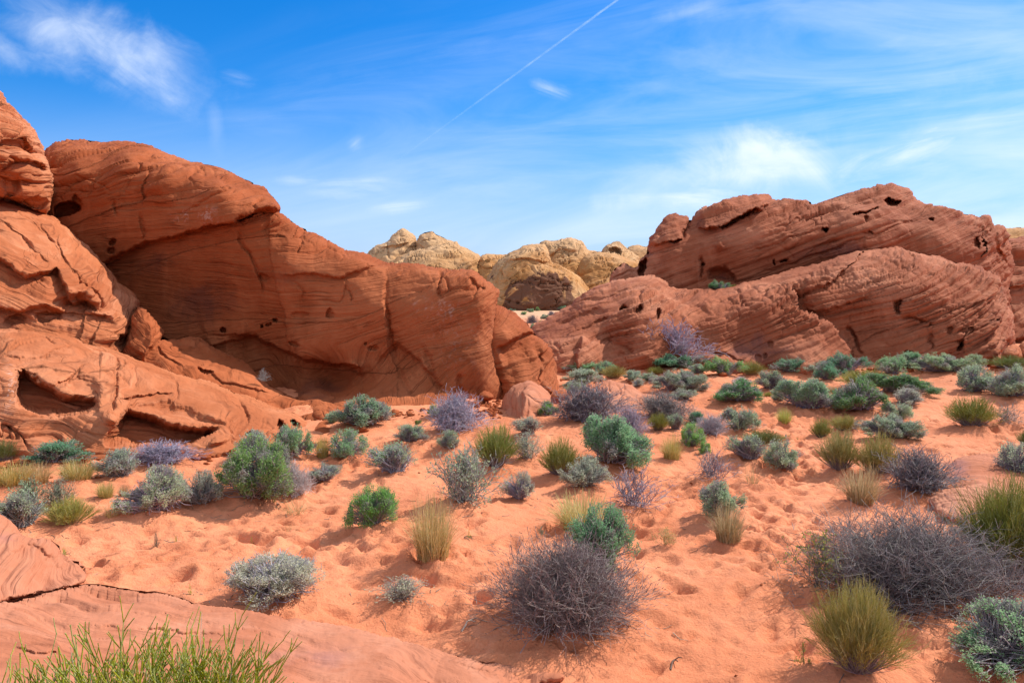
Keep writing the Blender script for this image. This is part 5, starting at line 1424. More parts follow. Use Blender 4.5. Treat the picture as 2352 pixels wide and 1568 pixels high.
# kind, centre x, base y, width, height (picture units), colour, second colour, variant, label, [distance]
PLANTS = [
    ('E', 8, 1066, 56, 54, 'dolive', 'wood', None, "olive green broom shrub cut by the left edge below the ridge hollows"),
    ('L', 131, 1087, 128, 52, 'dteal', 'wood', None, "dense dark teal bush against the ridge below its left hollow"),
    ('T', 180, 1115, 80, 46, 'otan', None, None, "olive tan grass in front of the dark teal bush"),
    ('T', 30, 1130, 90, 50, 'otan', None, None, "pale dry grass at the left edge before the ridge"),
    ('T', 82, 1124, 70, 48, 'straw', None, None, "straw grass between the dark teal bush and a half bare shrub"),
    ('K', 278, 1113, 104, 68, 'bteal', 'mgray', None, "pale grey green bush touching a dark bluish twig bush below the ridge"),
    ('P', 374, 1087, 122, 54, 'bluish', None, None, "dark bluish spiky bush in front of the right ridge hollow"),
    ('M', 66, 1187, 86, 74, 'sage', 'brown', None, "half bare grey green shrub behind yellow grass at the left"),
    ('M', 140, 1180, 80, 62, 'sage', 'brown', None, "half bare shrub right behind the yellow grass tuft at the left"),
    ('K', 50, 1242, 126, 88, 'bteal', 'mgray', None, "low pale teal shrub above the rounded pink rock at the left edge"),
    ('E', 160, 1220, 92, 70, 'yel', 'tan', None, "yellow green grassy broom beside the low pale teal shrub"),
    ('T', 243, 1150, 40, 38, 'otan', None, None, "small olive grass tuft below the pale grey green bush"),
    ('T', 286, 1144, 26, 26, 'tan', None, None, "tiny tan grass tuft between two grey green bushes"),
    ('K', 358, 1206, 136, 106, 'gray', 'violet', 'big', "large grey green bush with a violet twiggy middle over its own shadow"),
    ('K', 459, 1180, 84, 80, 'gray', 'mgray', None, "grey leafy bush joined to the right of a violet middled bush"),
    ('T', 258, 1202, 46, 34, 'otan', None, 'thin', "sparse olive grass in the shadow left of a large grey bush"),
    ('P', 360, 1261, 14, 38, 'brown', None, 'sparse', "single upright dry twig sprig in open sand left of centre"),
    ('K', 580, 1072, 102, 64, 'bteal', 'wood', None, "grey teal bush at the back of the cluster beside the ridge end"),
    ('L', 672, 1071, 86, 80, 'teal', 'wood', None, "upright teal bush in front of the small caves at the ridge end"),
    ('L', 590, 1182, 172, 146, 'green', 'wood', 'big', "large bright green bush in front of the cluster beside the ridge end"),
    ('P', 676, 1158, 74, 80, 'white', None, None, "whitish dry twig bush leaning on the large bright green bush"),
    ('T', 518, 1120, 42, 46, 'straw', None, 'thin', "thin straw grass left of the large bright green bush"),
    ('T', 741, 1057, 34, 50, 'otan', None, None, "narrow olive tan tuft between two teal bushes near the ridge end"),
    ('L', 794, 1063, 80, 66, 'teal', 'violet', None, "teal topped bush with bare violet twigs below near the ridge tip"),
    ('K', 746, 1122, 80, 44, 'sage', 'bluish', None, "low grey green shrub right of the whitish twig bush"),
    ('L', 836, 1001, 140, 74, 'teal', 'mgray', 'big', "broad green shrub alone in front of the shaded alcove"),
    ('E', 764, 980, 20, 22, 'dolive', 'brown', None, "tiny olive plant left of the broad shrub by the alcove"),
    ('L', 959, 977, 24, 11, 'dolive', 'brown', None, "small round moss green cushion near the foot of the alcove"),
    ('K', 939, 1028, 74, 44, 'sage', 'wood', None, "small sparse grey green shrub below the moss green cushion"),
    ('K', 908, 1106, 110, 72, 'sage', 'bluish', 1, "bluish grey shrub with a green left side in open sand"),
    ('P', 1046, 1006, 120, 88, 'violet', None, None, "large pale violet twig bush left of the faceted boulder"),
    ('L', 998, 962, 30, 32, 'green', 'brown', None, "small green shoot behind the left of the large pale violet bush"),
    ('K', 1034, 1041, 62, 44, 'bteal', 'wood', None, "small round grey teal bush below the large pale violet bush"),
    ('L', 856, 1232, 106, 96, 'green', 'wood', 'dome', "bright green round bush with a dark shadow in open sand left of centre"),
    ('T', 994, 1296, 100, 136, 'straw', None, 1, "tall upright yellow straw tuft right of the bright green round bush"),
    ('T', 681, 1194, 70, 34, 'tan', None, 'thin', "sparse dry grass below the whitish twig bush"),
    ('T', 668, 1222, 30, 34, 'tan', None, 'thin', "thin dry wisp of grass left of the bright green round bush"),
    ('M', 1066, 1186, 166, 142, 'sage', 'mgray', 0, "big grey sprawling shrub with crooked bare branches near the centre"),
    ('E', 1138, 1086, 96, 104, 'olive', 'wood', None, "yellow green broom shrub behind the big grey sprawling shrub"),
    ('K', 1214, 1014, 70, 42, 'bteal', 'wood', None, "teal tuft of leaves at the top of the yellow green cluster near the boulder"),
    ('M', 1210, 1072, 84, 62, 'gray', 'mgray', 1, "grey green shrub between two yellow green brooms near the centre"),
    ('E', 1286, 1104, 82, 92, 'olive', 'wood', None, "rounded yellow green broom left of the big teal bush"),
    ('K', 1193, 1158, 62, 68, 'gray', 'violet', None, "small upright grey green bush right of the big grey sprawling shrub"),
    ('K', 1340, 1137, 92, 74, 'gray', 'mgray', 2, "pale grey bush with a small dark stem below the big teal bush"),
    ('L', 1408, 1093, 160, 114, 'teal', 'wood', 'big', "big dense teal bush slanting down to the right near the centre"),
    ('P', 1350, 986, 164, 90, 'dpurple', None, 0, "wide dark purple twig mound right of the faceted boulder"),
    ('P', 1443, 1024, 80, 72, 'bluish', None, 1, "blue grey twig bush behind the big dense teal bush"),
    ('L', 1259, 962, 48, 34, 'green', 'brown', None, "small bright green plant at the right foot of the faceted boulder"),
    ('P', 1460, 1193, 146, 92, 'purple', None, 'sparse', "thin purplish twig bush in open sand below the big teal bush"),
    ('T', 1338, 1237, 124, 86, 'straw', None, 2, "wide straw coloured grass clump behind the pale green dome"),
    ('S', 1245, 1238, 30, 22, 'sage', 'wood', None, "little grey sprout left of the wide straw grass clump"),
    ('L', 1378, 1345, 150, 150, 'crown', 'wood', 'dome', "pale green dome shaped bush behind the large dark foreground bush"),
    ('T', 1542, 1061, 46, 60, 'otan', None, None, "olive straw tuft in open sand right of the big teal bush"),
    ('P', 1545, 852, 172, 98, 'violet', None, 'tree', "tall bare violet bush like a small dead tree before the right rocks"),
    ('L', 1562, 856, 120, 34, 'dteal', 'brown', None, "dark low greenery under the tall bare violet bush"),
    ('P', 1365, 846, 34, 24, 'purple', None, None, "small purple twig bush left of the tall violet bush against the rock"),
    ('L', 1338, 865, 62, 24, 'teal', 'wood', None, "green bush nearest the end block at the left of the back row"),
    ('L', 1338, 892, 80, 34, 'bteal', 'wood', None, "wide pale teal bush at the left of the back row"),
    ('L', 1320, 908, 46, 26, 'bteal', 'wood', None, "small teal bush just above the wide purple twig mound"),
    ('L', 1386, 867, 42, 30, 'teal', 'wood', None, "teal bush beside the olive tan bush in the back row"),
    ('E', 1410, 876, 54, 32, 'otan', 'tan', None, "olive tan bush above the rock spine"),
    ('L', 1452, 881, 42, 24, 'bteal', 'wood', None, "small teal bush right of the olive tan bush above the rock spine"),
    ('E', 1506, 866, 36, 20, 'yel', 'tan', None, "small yellow green broom at the foot of the tall violet bush"),
    ('L', 1493, 881, 40, 22, 'bteal', 'wood', None, "small teal bush below the yellow green broom in the back row"),
    ('L', 1560, 911, 104, 52, 'sage', 'wood', 'big', "broad grey green bush right above the end of the rock spine"),
    ('K', 1464, 894, 34, 20, 'gray', 'bluish', None, "low bluish bush touching the top of the rock spine"),
    ('K', 1569, 929, 60, 26, 'bteal', 'wood', None, "low light teal bush on the far side of the rock spine"),
    ('L', 1605, 866, 42, 22, 'bteal', 'wood', None, "small teal bush right of the tall bare violet bush"),
    ('K', 1613, 880, 24, 17, 'sage', 'tan', None, "tiny olive green bush alone right of the broad grey green bush"),
    ('L', 1662, 873, 72, 42, 'green', 'wood', None, "bright dark green bush in the back row left of an olive broom"),
    ('E', 1725, 869, 56, 34, 'olive', 'tan', None, "olive green broom in the back row at the foot of the ridge nose"),
    ('L', 1811, 866, 64, 34, 'dteal', 'wood', None, "dark green bush in the back row under the ridge nose"),
    ('P', 1702, 888, 34, 18, 'white', None, None, "small whitish dry bush peeping over a rounded green mound"),
    ('L', 1696, 938, 124, 56, 'dgreen', 'purple', 'big', "rounded green mound bush in the middle of the right sand"),
    ('K', 1770, 906, 64, 44, 'sage', 'dpurple', 0, "purplish grey bush right of the rounded green mound"),
    ('E', 1764, 913, 18, 14, 'yel', 'tan', None, "tiny yellow plant below the purplish grey bush"),
    ('K', 1788, 929, 32, 24, 'gray', 'wood', None, "small pale grey bush left of the big grey green bush on its hummock"),
    ('L', 1850, 955, 106, 72, 'sage', 'purple', 'big', "big grey green bush on a hummock between two sandy paths"),
    ('T', 1801, 979, 34, 34, 'yel', None, None, "small yellow straw tuft below the big grey green bush"),
    ('P', 1522, 978, 116, 62, 'dpurple', None, 2, "dark purple twig bush in front of the rock spine"),
    ('E', 1512, 996, 44, 46, 'olive', 'brown', None, "upright olive broom in front of the dark purple twig bush"),
    ('K', 1552, 994, 46, 38, 'teal', 'wood', None, "green grey bush right of the upright olive broom"),
    ('L', 1597, 986, 46, 36, 'dteal', 'wood', None, "teal leafy bush leaning over a violet twig bush by the rock spine end"),
    ('P', 1632, 1012, 66, 50, 'violet', None, 3, "round violet twig bush below the end of the rock spine"),
    ('L', 1702, 1002, 78, 56, 'sage', 'wood', None, "grey green bush at the tip of the rock spine"),
    ('L', 1586, 1034, 56, 54, 'green', 'purple', None, "bright green bush with purple twigs at its base below the violet bush"),
    ('L', 1617, 1045, 32, 32, 'green', 'wood', None, "small vivid green bush attached to a larger bright green bush"),
    ('E', 1754, 1030, 86, 38, 'dolive', 'brown', None, "dark olive feathery bush behind two grey bushes on the right sand"),
    ('E', 1810, 1010, 40, 22, 'yel', 'tan', None, "small yellow broom right of the dark olive feathery bush"),
    ('K', 1722, 1072, 90, 58, 'sage', 'purple', 1, "purplish grey bush left of two in front of the dark olive bush"),
    ('L', 1796, 1096, 82, 78, 'sage', 'wood', None, "rounded grey green bush right of two in front of the dark olive bush"),
    ('P', 1640, 1121, 100, 70, 'purple', None, 'sparse', "violet grey twig fan left of the purplish grey bush"),
    ('T', 1728, 1121, 44, 52, 'tan', None, 'thin', "sparse tan grass below two grey bushes on the right sand"),
    ('K', 1884, 869, 56, 30, 'bteal', 'wood', None, "pale grey teal bush at the back between the ridge nose and a dark bush"),
    ('L', 1902, 883, 64, 42, 'dteal', 'purple', None, "teal bush with dark purple base left of an olive yellow broom"),
    ('L', 1943, 867, 74, 44, 'dteal', 'purple', None, "dark round bush in the back row right of the ridge nose"),
    ('E', 1980, 899, 88, 44, 'yel', 'tan', None, "olive yellow broom behind the large dark green bush"),
    ('L', 2048, 871, 60, 46, 'teal', 'purple', None, "rounded teal bush behind the olive yellow broom"),
    ('L', 2088, 856, 56, 36, 'teal', 'wood', None, "teal bush second from a wide low one in the far back row"),
    ('L', 2160, 867, 112, 46, 'sage', 'wood', 'big', "wide low grey green bush on the crest of sand in the back row"),
    ('L', 1968, 964, 132, 82, 'dgreen', 'purple', 'big', "large dark green bush in the middle right with a deep shaded side"),
    ('L', 2060, 917, 128, 46, 'dgreen', 'wood', 'big', "long green bush spreading behind the large dark green bush"),
    ('K', 2082, 942, 74, 38, 'gray', 'wood', 3, "pale grey twiggy bush under the long green bush"),
    ('L', 2064, 972, 52, 42, 'bteal', 'wood', None, "small round pale teal bush right of the large dark green bush"),
    ('E', 1886, 1006, 42, 50, 'olive', 'brown', None, "upright green broom below left of the large dark green bush"),
    ('E', 1939, 996, 66, 40, 'otan', 'wood', None, "dry olive broom below the large dark green bush"),
    ('L', 2044, 1023, 120, 60, 'sage', 'dpurple', 'big', "grey green bush with a dark twiggy base behind the twin olive brooms"),
    ('E', 2230, 991, 100, 74, 'olive', 'wood', None, "round olive yellow broom alone on the sand near the right edge"),
    ('L', 2234, 911, 76, 62, 'sage', 'purple', None, "grey green bush left of the bush cut by the right edge"),
    ('L', 2322, 923, 110, 76, 'sage', 'purple', 'big', "large dusky green bush cut by the right edge"),
    ('L', 2234, 851, 52, 28, 'sage', 'wood', None, "dull green bush at the back below the airy yellow green shrub"),
    ('E', 2320, 857, 84, 32, 'dolive', 'wood', None, "dull olive bush at the right edge behind the dusky green bush"),
    ('M', 2264, 842, 74, 54, 'lime', 'wood', 'thin', "airy yellow green shrub against the right end of the ridge"),
    ('P', 2314, 984, 70, 48, 'wood', None, 'sparse', "thin faded twig bush at the right beside the round olive broom"),
    ('E', 1928, 1095, 86, 98, 'otan', 'wood', 0, "left one of the twin tall olive brooms on the right sand"),
    ('E', 2016, 1101, 94, 102, 'otan', 'wood', 1, "right one of the twin tall olive brooms on the right sand"),
    ('T', 1910, 903, 22, 14, 'tan', None, None, "tiny tan grass spot between two green bushes on the right"),
    ('P', 2106, 1156, 150, 102, 'dpurple', None, 1, "dark purple twig bush left of the flat purplish rock"),
    ('T', 1977, 1170, 84, 84, 'tan', None, 0, "tan grass tuft in front of the twin olive brooms"),
    ('K', 2336, 1115, 96, 80, 'gray', 'wood', None, "grey green bush on the far side of the flat rock at the right edge"),
    ('E', 2362, 1038, 44, 50, 'dolive', 'brown', None, "dark olive broom just cut by the right edge"),
    ('L', 2248, 1073, 18, 16, 'olive', 'brown', None, "tiny green tuft growing on the flat purplish rock"),
    ('P', 1300, 1508, 330, 196, 'dkwood', None, 'big', "large dark brown twig bush in the foreground centre"),
    ('L', 1655, 1212, 100, 84, 'sage', 'wood', None, "grey green bush behind a tan tuft right of centre"),
    ('T', 1672, 1258, 72, 82, 'tan', None, 1, "tan grass tuft in front of a grey green bush right of centre"),
    ('M', 1530, 1268, 64, 44, 'otan', 'tan', 'thin', "sparse olive sprigs and a dry stick in open sand right of centre"),
    ('P', 2085, 1438, 385, 225, 'dpurple', None, 'huge', "huge dark purple thorny bush at the lower right"),
    ('M', 1880, 1392, 150, 130, 'olive', 'brown', 'thin', "thin thorny shrub with small green leaves left of the huge purple bush"),
    ('E', 1966, 1582, 176, 200, 'otan', 'wood', 'big', "big golden green broom at the bottom edge on the right"),
    ('S', 1846, 1540, 50, 50, 'olive', 'brown', None, "small olive sprig left of the big golden green broom"),
    ('E', 2320, 1346, 200, 222, 'olive', 'tan', 'big', "big yellow green broom cut by the right edge"),
    ('K', 2310, 1600, 260, 150, 'teal', 'purple', 'big', "teal shrub with bare purple twigs in the bottom right corner"),
    ('P', 2330, 1388, 100, 90, 'mgray', None, 'sparse', "bare grey twigs under the big yellow green broom at the right edge"),
    ('L', 628, 1424, 205, 120, 'pale', 'violet', 'dome2', "pale grey green dome bush at the far edge of the pink slab"),
    ('T', 592, 1413, 60, 60, 'straw', None, 'thin', "few pale grass stalks before the dome bush on the slab edge"),
    ('M', 926, 1410, 128, 60, 'pale', 'wood', 2, "low sparse grey green plant in open sand above the slab"),
    ('S', 148, 1276, 20, 18, 'lime', 'olive', None, "tiny yellow green sprout beside the rounded pink rock"),
    ('S', 438, 1376, 14, 22, 'lime', 'olive', None, "tiny yellow sprout just behind the edge of the pink slab"),
    ('S', 405, 1248, 10, 16, 'lime', 'olive', None, "tiny sprout in open sand right of the single dry twig sprig"),
    ('S', 578, 1236, 12, 20, 'lime', 'olive', None, "tiny sprout below the large bright green bush"),
    ('S', 632, 1174, 12, 18, 'olive', 'olive', None, "tiny green sprout at the right foot of the large bright green bush"),
    ('S', 1078, 1238, 16, 16, 'olive', 'olive', None, "tiny olive sprout right of the tall yellow straw tuft"),
    ('S', 2010, 1068, 10, 12, 'olive', 'olive', None, "tiny green tip behind the right twin olive broom"),
    # on the rocks
    ('P', 606, 876, 28, 28, 'mgray', None, 'sparse', "small pale grey twig bush on the ledge in the shaded alcove", 18.6),
    ('L', 1653, 668, 46, 24, 'dgreen', 'purple', None, "dark bush in the saddle under the high right wall", 31.0),
    ('E', 1686, 663, 16, 11, 'olive', 'tan', None, "tiny olive plant right of the dark bush in the saddle", 31.0),
    # on the far sand
    ('L', 1291, 713, 20, 12, 'teal', 'wood', None, "far green bush highest on the distant sand by the slanting rock"),
    ('L', 1234, 714, 11, 9, 'green', 'wood', None, "far small green bush at the foot of the varnish streaked dome"),
    ('L', 1219, 717, 14, 10, 'teal', 'wood', None, "far bush beside a smaller green one at the dome foot"),
    ('L', 1264, 712, 11, 6, 'sage', 'wood', None, "far tiny bush between two green ones on the distant sand"),
    ('P', 1266, 727, 17, 13, 'purple', None, None, "far purple bush in the middle of the distant sand"),
    ('P', 1222, 742, 26, 21, 'dpurple', None, None, "far dark purple bush largest on the distant sand"),
    ('L', 1251, 732, 20, 12, 'bteal', 'wood', None, "far pale teal bush right of the dark purple one"),
    ('L', 1242, 743, 13, 10, 'olive', 'wood', None, "far olive bush right below the dark purple one"),
    ('L', 1225, 754, 20, 14, 'teal', 'wood', None, "far teal bush lowest on the distant sand above the end block"),
    ('L', 1175, 714, 16, 6, 'dteal', 'wood', None, "far low bush at the left end of the distant sand"),
    ('L', 1203, 723, 14, 9, 'green', 'wood', None, "far green bush left of the dark purple one on distant sand"),
    ('L', 1192, 713, 16, 5, 'sage', 'wood', None, "far flat bush at the dome foot near the end of the great wall"),
]


def plant_spots():
    """where each plant stands, how big it is; also raises a small sand mound under the larger ones"""
    spots = []
    for row in PLANTS:
        kind, cx, yb, wpx, hpx = row[:5]
        var = row[7]
        dist = row[9] if len(row) > 9 else None
        if dist is None:
            P, t = hit_ground(cx, yb)
        else:
            P, t = at(np.array(cx), np.array(yb), np.array(dist)), dist
        far = t > 45
        k = 0.16 if kind in 'TS' else (0.24 if kind == 'E' else 0.34)
        for _ in range(3):
            w = wpx * t / FPX
            dh = min(w, 2.6) * k
            hd = np.array([P[0], P[1]])
            hd = hd / np.linalg.norm(hd)
            Q = np.array([P[0] + hd[0] * dh, P[1] + hd[1] * dh, P[2]])
            rr = Q - np.array([0, 0, CAM_H])
            t = rr[1] * CP - rr[2] * SP
        if dist is None:
            Q[2] = float(ground_low(np.array([Q[0]]), np.array([Q[1]]))[0])
        sinA = (CAM_H - Q[2]) / np.linalg.norm(Q - np.array([0, 0, CAM_H]))
        hm = hpx * t / FPX
        h = max(0.45 * hm, (hm - 1.0 * k * w * sinA) / math.sqrt(1 - sinA ** 2)) * 1.06
        w *= {'L': 1.46 if 17 < t < 45 else 1.32, 'K': 1.46 if 17 < t < 45 else 1.34, 'P': {'big': 1.30, 'huge': 1.68, 'tree': 1.26}.get(var, 1.55), 'M': 1.25, 'T': 1.5, 'E': 1.14, 'S': 1.0}[kind]
        h *= {'L': 0.97, 'K': 0.97, 'P': 0.95, 'M': 0.96}.get(kind, 1.0)
        if dist is None and not far and kind != 'S':
            mh = min(0.13, 0.13 * w)
            MOUNDS.append((Q[0], Q[1], 0.62 * w, mh))
        else:
            mh = 0
        spots.append((Q, w, h, mh))
    return spots


SPOTS = plant_spots()
GRID = build_ground()


def sand_height(x, y):
    sh, xs, ys, Z = GRID
    i = min(max(np.searchsorted(xs, x) - 1, 0), len(xs) - 2)
    j = min(max(np.searchsorted(ys, y) - 1, 0), len(ys) - 2)
    return float(min(Z[j, i], Z[j + 1, i], Z[j, i + 1], Z[j + 1, i + 1]))


def build_plants():
    make_protos()
    rng = random.Random(8)
    cnt = {}
    for row, (Q, w, h, mh) in zip(PLANTS, SPOTS):
        kind, cx, yb, wpx, hpx, c1, c2, var, label = row[:9]
        name, cat, grp = CATS[kind]
        keys = [k for k in PROTO if k[0] == kind and isinstance(k[1], int)]
        if kind == 'L' and var == 'big':
            var = ('big', 'big2', 'big3')[cnt.get('LB', 0) % 3]
            cnt['LB'] = cnt.get('LB', 0) + 1
        if var is None:
            n = cnt.get(kind, 0)
            cnt[kind] = n + 1
            key = keys[n % len(keys)]
        else:
            key = (kind, var)
        a, b = PROTO[key]
        z = Q[2] if len(row) > 9 else sand_height(Q[0], Q[1]) - 0.008
        jit = lambda c: tuple(max(0.01, v * rng.uniform(0.92, 1.08)) for v in c) + (1.0,)
        root = None
        dep = w if w < 1.6 else 0.5 * (w + 1.6)
        sc = (w, dep, h / NAT_H[kind])
        if kind in 'EM':
            sc = (w, dep, h / NAT_H[kind])
        rz = rng.uniform(-0.6, 0.6) if abs(dep - w) > 1e-6 or True else 0
        parts = []
        if a is not None:
            parts.append((a, {'L': 'foliage', 'K': 'foliage', 'M': 'foliage', 'S': 'leaves', 'T': 'blades', 'E': 'stems'}[kind], c1))
        if b is not None:
            parts.append((b, {'L': 'branches', 'K': 'branches', 'M': 'branches', 'S': 'stem', 'P': 'branches', 'E': 'base_twigs'}[kind], c2 if a is not None else c1))
        if len(parts) == 1:
            root = link(name, parts[0][0])
            root.color = jit(COLS[parts[0][2]])
        else:
            root = bpy.data.objects.new(name, None)
            COL.objects.link(root)
            root.empty_display_size = 0.2
            for me, pn, cc in parts:
                o = link(pn, me, root)
                o.color = jit(COLS[cc])
        root.location = (Q[0], Q[1], z)
        root.rotation_euler = (0, 0, rz)
        root.scale = sc
        tag(root, label, cat, grp)


build_plants()


def build_ephedra():
    """the leafless green stemmed bush right in front of the viewer"""
    rng = np.random.RandomState(77)
    root = bpy.data.objects.new('jointed_shrub', None)
    COL.objects.link(root)
    c = at(np.array(250.0), np.array(1800.0), np.array(3.45))
    root.location = c
    tag(root, "leafless bright green jointed bush at the bottom left edge closest to the viewer", 'shrub')
    T = Tubes(5)
    W = Tubes(4)

    def stem(b, d, ln, r, lev):
        pts = [b]
        p = b.copy()
        dd = d.copy()
        n = max(2, int(ln / 0.075))
        for i in range(n):
            dd = unit(dd + rng.normal(size=3) * 0.075 + np.array([0, 0, 0.03]))
            p = p + dd * (ln / n)
            pts.append(p)
        cc = rng.rand()
        for i in range(n):
            ra = r * (1 - 0.35 * i / n)
            T.seg(pts[i], pts[i + 1], ra, ra * 0.92, cc)
            T.seg(pts[i + 1] - dd * 0.003, pts[i + 1] + dd * 0.003, ra * 1.25, ra * 1.25, 0.95)
        if lev < 2:
            for _ in range(rng.randint(1, 4)):
                i = rng.randint(max(1, n // 3), n + 1)
                az = rng.uniform(0, 2 * PI)
                d2 = unit(dd + np.array([math.cos(az), math.sin(az), 0]) * 0.42)
                stem(pts[i], d2, ln * rng.uniform(0.28, 0.6), r * 0.85, lev + 1)
    for i in range(780):
        x = rng.uniform(-0.80, 0.52)
        y = rng.normal() * 0.16
        hz = 0.24 + 0.155 * math.exp(-((x - 0.22) / 0.35) ** 2) + 0.06 * rng.rand()
        b = np.array([x, y, 0.0])
        d = unit(np.array([x * 0.28 + rng.normal() * 0.22 + 0.06, rng.normal() * 0.18, 1.0]))
        stem(b, d, hz * rng.uniform(0.72, 1.18), rng.uniform(0.0029, 0.0042), 0)
    for i in range(60):
        x = rng.uniform(-0.55, 0.5)
        b = np.array([x, rng.normal() * 0.12, 0])
        e = b + np.array([rng.normal() * 0.12, rng.normal() * 0.1, rng.uniform(0.2, 0.5)])
        W.line([b, (b + e) / 2 + rng.normal(size=3) * 0.02, e], 0.004, 0.002, rng.rand())
    s = link('stems', T.mesh('stems', M_BLADE), root)
    s.color = (0.40, 0.42, 0.020, 1)
    s = link('base_twigs', W.mesh('base_twigs', M_TWIG), root)
    s.color = (0.30, 0.26, 0.15, 1)
    for i in range(9):
        G = Tubes(4)
        b = np.array([rng.uniform(-0.3, 0.5), rng.normal() * 0.1, 0])
        e = b + np.array([rng.normal() * 0.1, rng.normal() * 0.05, rng.uniform(0.5, 0.72)])
        G.line([b, (b + e) / 2 + rng.normal(size=3) * 0.02, e], 0.0016, 0.001, rng.rand())
        s = link('dry_stalk', G.mesh('dry_stalk', M_TWIG), root)
        s.color = (0.62, 0.48, 0.36, 1)


build_ephedra()


def build_litter():
    rng = np.random.RandomState(21)
    T = Tubes(3)
    B = Tubes(5)
    for i in range(1500):
        if i < 1150:
            q, w, h, mh = SPOTS[rng.randint(len(SPOTS))]
            if q[1] > 26:
                continue
            x = q[0] + rng.normal() * w * 0.45
            y = q[1] + rng.normal() * w * 0.45
        else:
            x, y = rng.uniform(-6, 9), rng.uniform(5, 20)
        L = rng.uniform(0.04, 0.22)
        an = rng.uniform(0, 2 * PI)
        pts = []
        for k in range(4):
            px = x + math.cos(an) * L * (k / 3 - .5) + rng.normal() * L * 0.06
            py = y + math.sin(an) * L * (k / 3 - .5) + rng.normal() * L * 0.06
            pts.append(np.array([px, py, sand_height(px, py) + 0.006 + 0.012 * rng.rand()]))
        T.line(pts, rng.uniform(0.003, 0.005), 0.002, rng.rand())
    o = link('twig_litter', T.mesh('twig_litter', M_TWIG))
    o.color = (0.30, 0.20, 0.14, 1)
    tag(o, "short dry twigs scattered over the sand", 'litter', None, 'stuff')
    # small clods and stones lying about
    V, F = [], []
    me = bpy.data.meshes.new('tmp')
    import bmesh
    bm = bmesh.new()
    bmesh.ops.create_icosphere(bm, subdivisions=2, radius=1.0)
    v0 = np.array([v.co[:] for v in bm.verts])
    f0 = np.array([[v.index for v in f.verts] for f in bm.faces])
    bm.free()
    bpy.data.meshes.remove(me)
    n = 0
    for i in range(1250):
        if 150 <= i < 870:
            u0 = rng.uniform(-40, 2330)
            P, t = hit_ground(u0, np.interp(u0, [0, 500, 760, 900, 1160, 1280, 1500, 1900, 2300], [1066, 1045, 1010, 945, 915, 870, 858, 850, 842]) + 3 + rng.exponential(9))
            x, y = P[0], P[1]
            s = rng.uniform(0.02, 0.055) * (1 + 1.6 * (rng.rand() < 0.15))
        elif i < 150:     # rubble at the foot of the wall
            P, t = hit_ground(rng.uniform(1020, 1150), rng.uniform(925, 962))
            x, y = P[0], P[1]
            s = rng.uniform(0.02, 0.07)
        else:
            x, y = rng.uniform(-7, 11), rng.uniform(5, 22)
            s = rng.uniform(0.007, 0.022)
        vv = v0 * (1 + 0.5 * fbm(v0 * 1.1 + i * 3.7, 2, 9)[:, None]) * s * np.array([1, rng.uniform(.7, 1.1), rng.uniform(.5, .8)])
        V.append(vv + np.array([x, y, sand_height(x, y) + 0.25 * s]))
        F.append(f0 + n)
        n += len(v0)
    V, F = np.concatenate(V), np.concatenate(F)
    o = link('stone_litter', np_mesh('stone_litter', V, F, M_RED, {'strata': V, 'stain': np.zeros(len(V)), 'pale': np.zeros(len(V))}))
    tag(o, "small red stones and clods scattered over the sand", 'litter', None, 'stuff')
    sticks = [((1062, 1462), (1092, 1438), 'white', "pale forked dead stick on the sand left of the large dark bush"),
              ((1372, 1418), (1400, 1395), 'white', "pale curled stick sticking out at the front of the large dark bush"),
              ((1540, 1552), (1556, 1524), 'brown', "brown stick standing in the sand right of the large dark bush"),
              ((1826, 1268), (1900, 1278), 'brown', "dark bent stick lying on the sand above the huge purple bush"),
              ((1190, 1390), (1216, 1366), 'white', "thin pale stick on the sand behind the large dark bush"),
              ((2092, 948), (2104, 934), 'white', "short white curved stick beside the small round pale teal bush"),
              ((1424, 1130), (1440, 1138), 'brown', "dark curved piece of wood beside the thin purplish twig bush")]
    for a, b, cc, lab in sticks:
        Pa, _ = hit_ground(*a)
        Pb, _ = hit_ground(*b)
        T = Tubes(5)
        d = Pb - Pa
        d = d * min(1.0, 0.55 / max(0.01, np.linalg.norm(d)))
        pts = []
        for k in range(6):
            q = Pa + d * (k / 5) + rng.normal(size=3) * 0.007
            q[2] = sand_height(q[0], q[1]) + 0.012 + 0.03 * math.sin(k / 5 * PI)
            pts.append(q)
        T.line(pts, 0.009, 0.005, 0.5)
        e = pts[3] + np.array([d[1], -d[0], 0.0]) * 0.3 + np.array([0, 0, 0.03])
        T.line([pts[3], (pts[3] + e) / 2 + rng.normal(size=3) * .01, e], 0.006, 0.003, 0.6)
        org = pts[0].copy()
        T.a = [q - org for q in T.a]
        T.b = [q - org for q in T.b]
        o = link('dead_stick', T.mesh('dead_stick', M_TWIG), None, org)
        o.color = (0.50, 0.38, 0.28, 1.0) if cc == 'white' else (0.16, 0.09, 0.06, 1.0)
        tag(o, lab, 'stick', 'dead sticks on the sand')


build_litter()


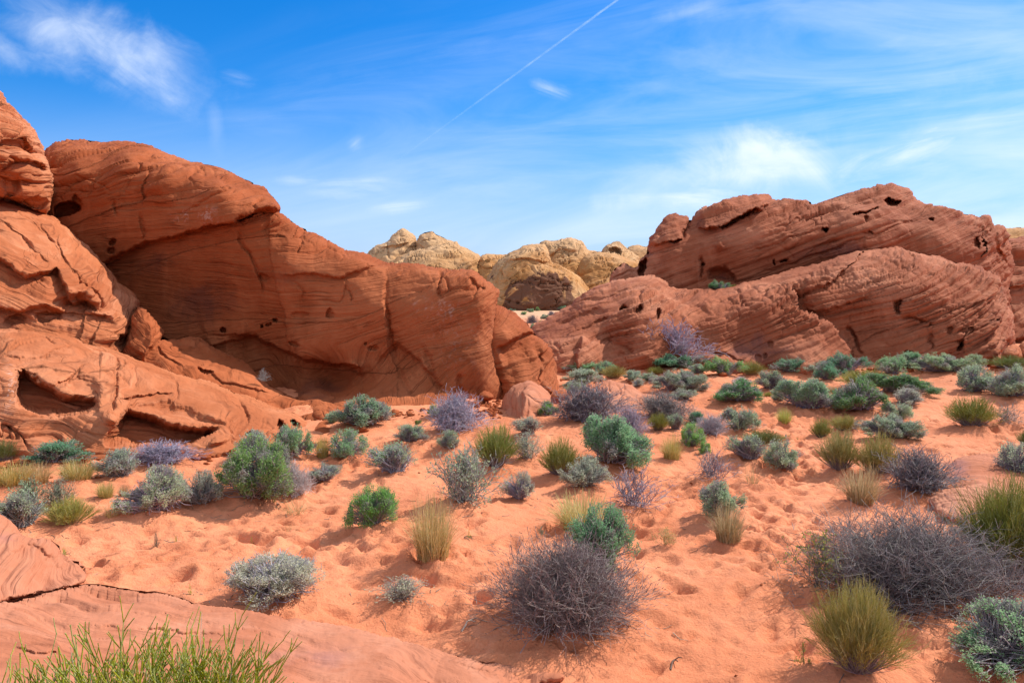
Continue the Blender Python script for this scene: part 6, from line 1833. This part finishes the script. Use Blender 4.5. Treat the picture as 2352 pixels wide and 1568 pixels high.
def build_contrail():
    """vapour trail of an aircraft, 9 km up"""
    def pt(u, v):
        r = rays(np.array(float(u)), np.array(float(v)))
        return np.array([0, 0, CAM_H]) + r * (9000.0 / r[2])
    a, b = pt(1520, -74), pt(900, 378)
    n = 60
    T = []
    rng = np.random.RandomState(3)
    k = 8
    V, F = [], []
    d = unit(b - a)
    s = unit(np.cross(d, np.array([0, 0, 1.0])))
    q = np.cross(s, d)
    for i in range(n + 1):
        t = i / n
        c = a + (b - a) * t
        rad = 48 + 36 * t
        for j in range(k):
            an = 2 * PI * j / k
            V.append(c + (s * math.cos(an) * 1.2 + q * math.sin(an) * 0.8) * rad * (1 + 0.2 * rng.normal() * 0.5))
    for i in range(n):
        for j in range(k):
            F.append((i * k + j, i * k + (j + 1) % k, (i + 1) * k + (j + 1) % k, (i + 1) * k + j))
    V = np.array(V)
    fade = np.repeat(np.clip(1 - np.linspace(0, 1, n + 1), 0, 1), k)
    m = bpy.data.materials.new('vapour')
    m.use_nodes = True
    g = NG(m.node_tree)
    g.n.clear()
    out = g.node('ShaderNodeOutputMaterial')
    tr = g.node('ShaderNodeBsdfTransparent')
    df = g.node('ShaderNodeBsdfDiffuse')
    df.inputs[0].default_value = (0.9, 0.93, 0.97, 1)
    tl = g.node('ShaderNodeBsdfTranslucent')
    tl.inputs[0].default_value = (0.9, 0.93, 0.97, 1)
    ad = g.node('ShaderNodeMixShader')
    ad.inputs[0].default_value = 0.5
    g.l.new(df.outputs[0], ad.inputs[1])
    g.l.new(tl.outputs[0], ad.inputs[2])
    lw = g.node('ShaderNodeLayerWeight')
    lw.inputs[0].default_value = 0.5
    core = g.math('SUBTRACT', 1.0, lw.outputs['Facing'])
    geo = g.node('ShaderNodeNewGeometry').outputs['Position']
    nz = g.noise(geo, 0.0014, 4.0, 0.65)
    fd = g.node('ShaderNodeAttribute', attribute_name='fade').outputs['Fac']
    al = g.math('MULTIPLY', g.math('POWER', core, 1.6), g.math('ADD', 0.25, g.math('MULTIPLY', g.ss(nz, 0.3, 0.7), 0.75)))
    al = g.math('MULTIPLY', al, g.math('MULTIPLY', g.math('ADD', 0.15, fd), 0.34), clamp=True)
    mx = g.node('ShaderNodeMixShader')
    g.l.new(al, mx.inputs[0])
    g.l.new(tr.outputs[0], mx.inputs[1])
    g.l.new(ad.outputs[0], mx.inputs[2])
    g.l.new(mx.outputs[0], out.inputs[0])
    me = np_mesh('contrail', V - a, np.array(F), m, {'fade': fade})
    o = link('contrail', me, None, a)
    tag(o, "thin white aircraft vapour trail slanting across the blue sky", 'contrail')


build_contrail()
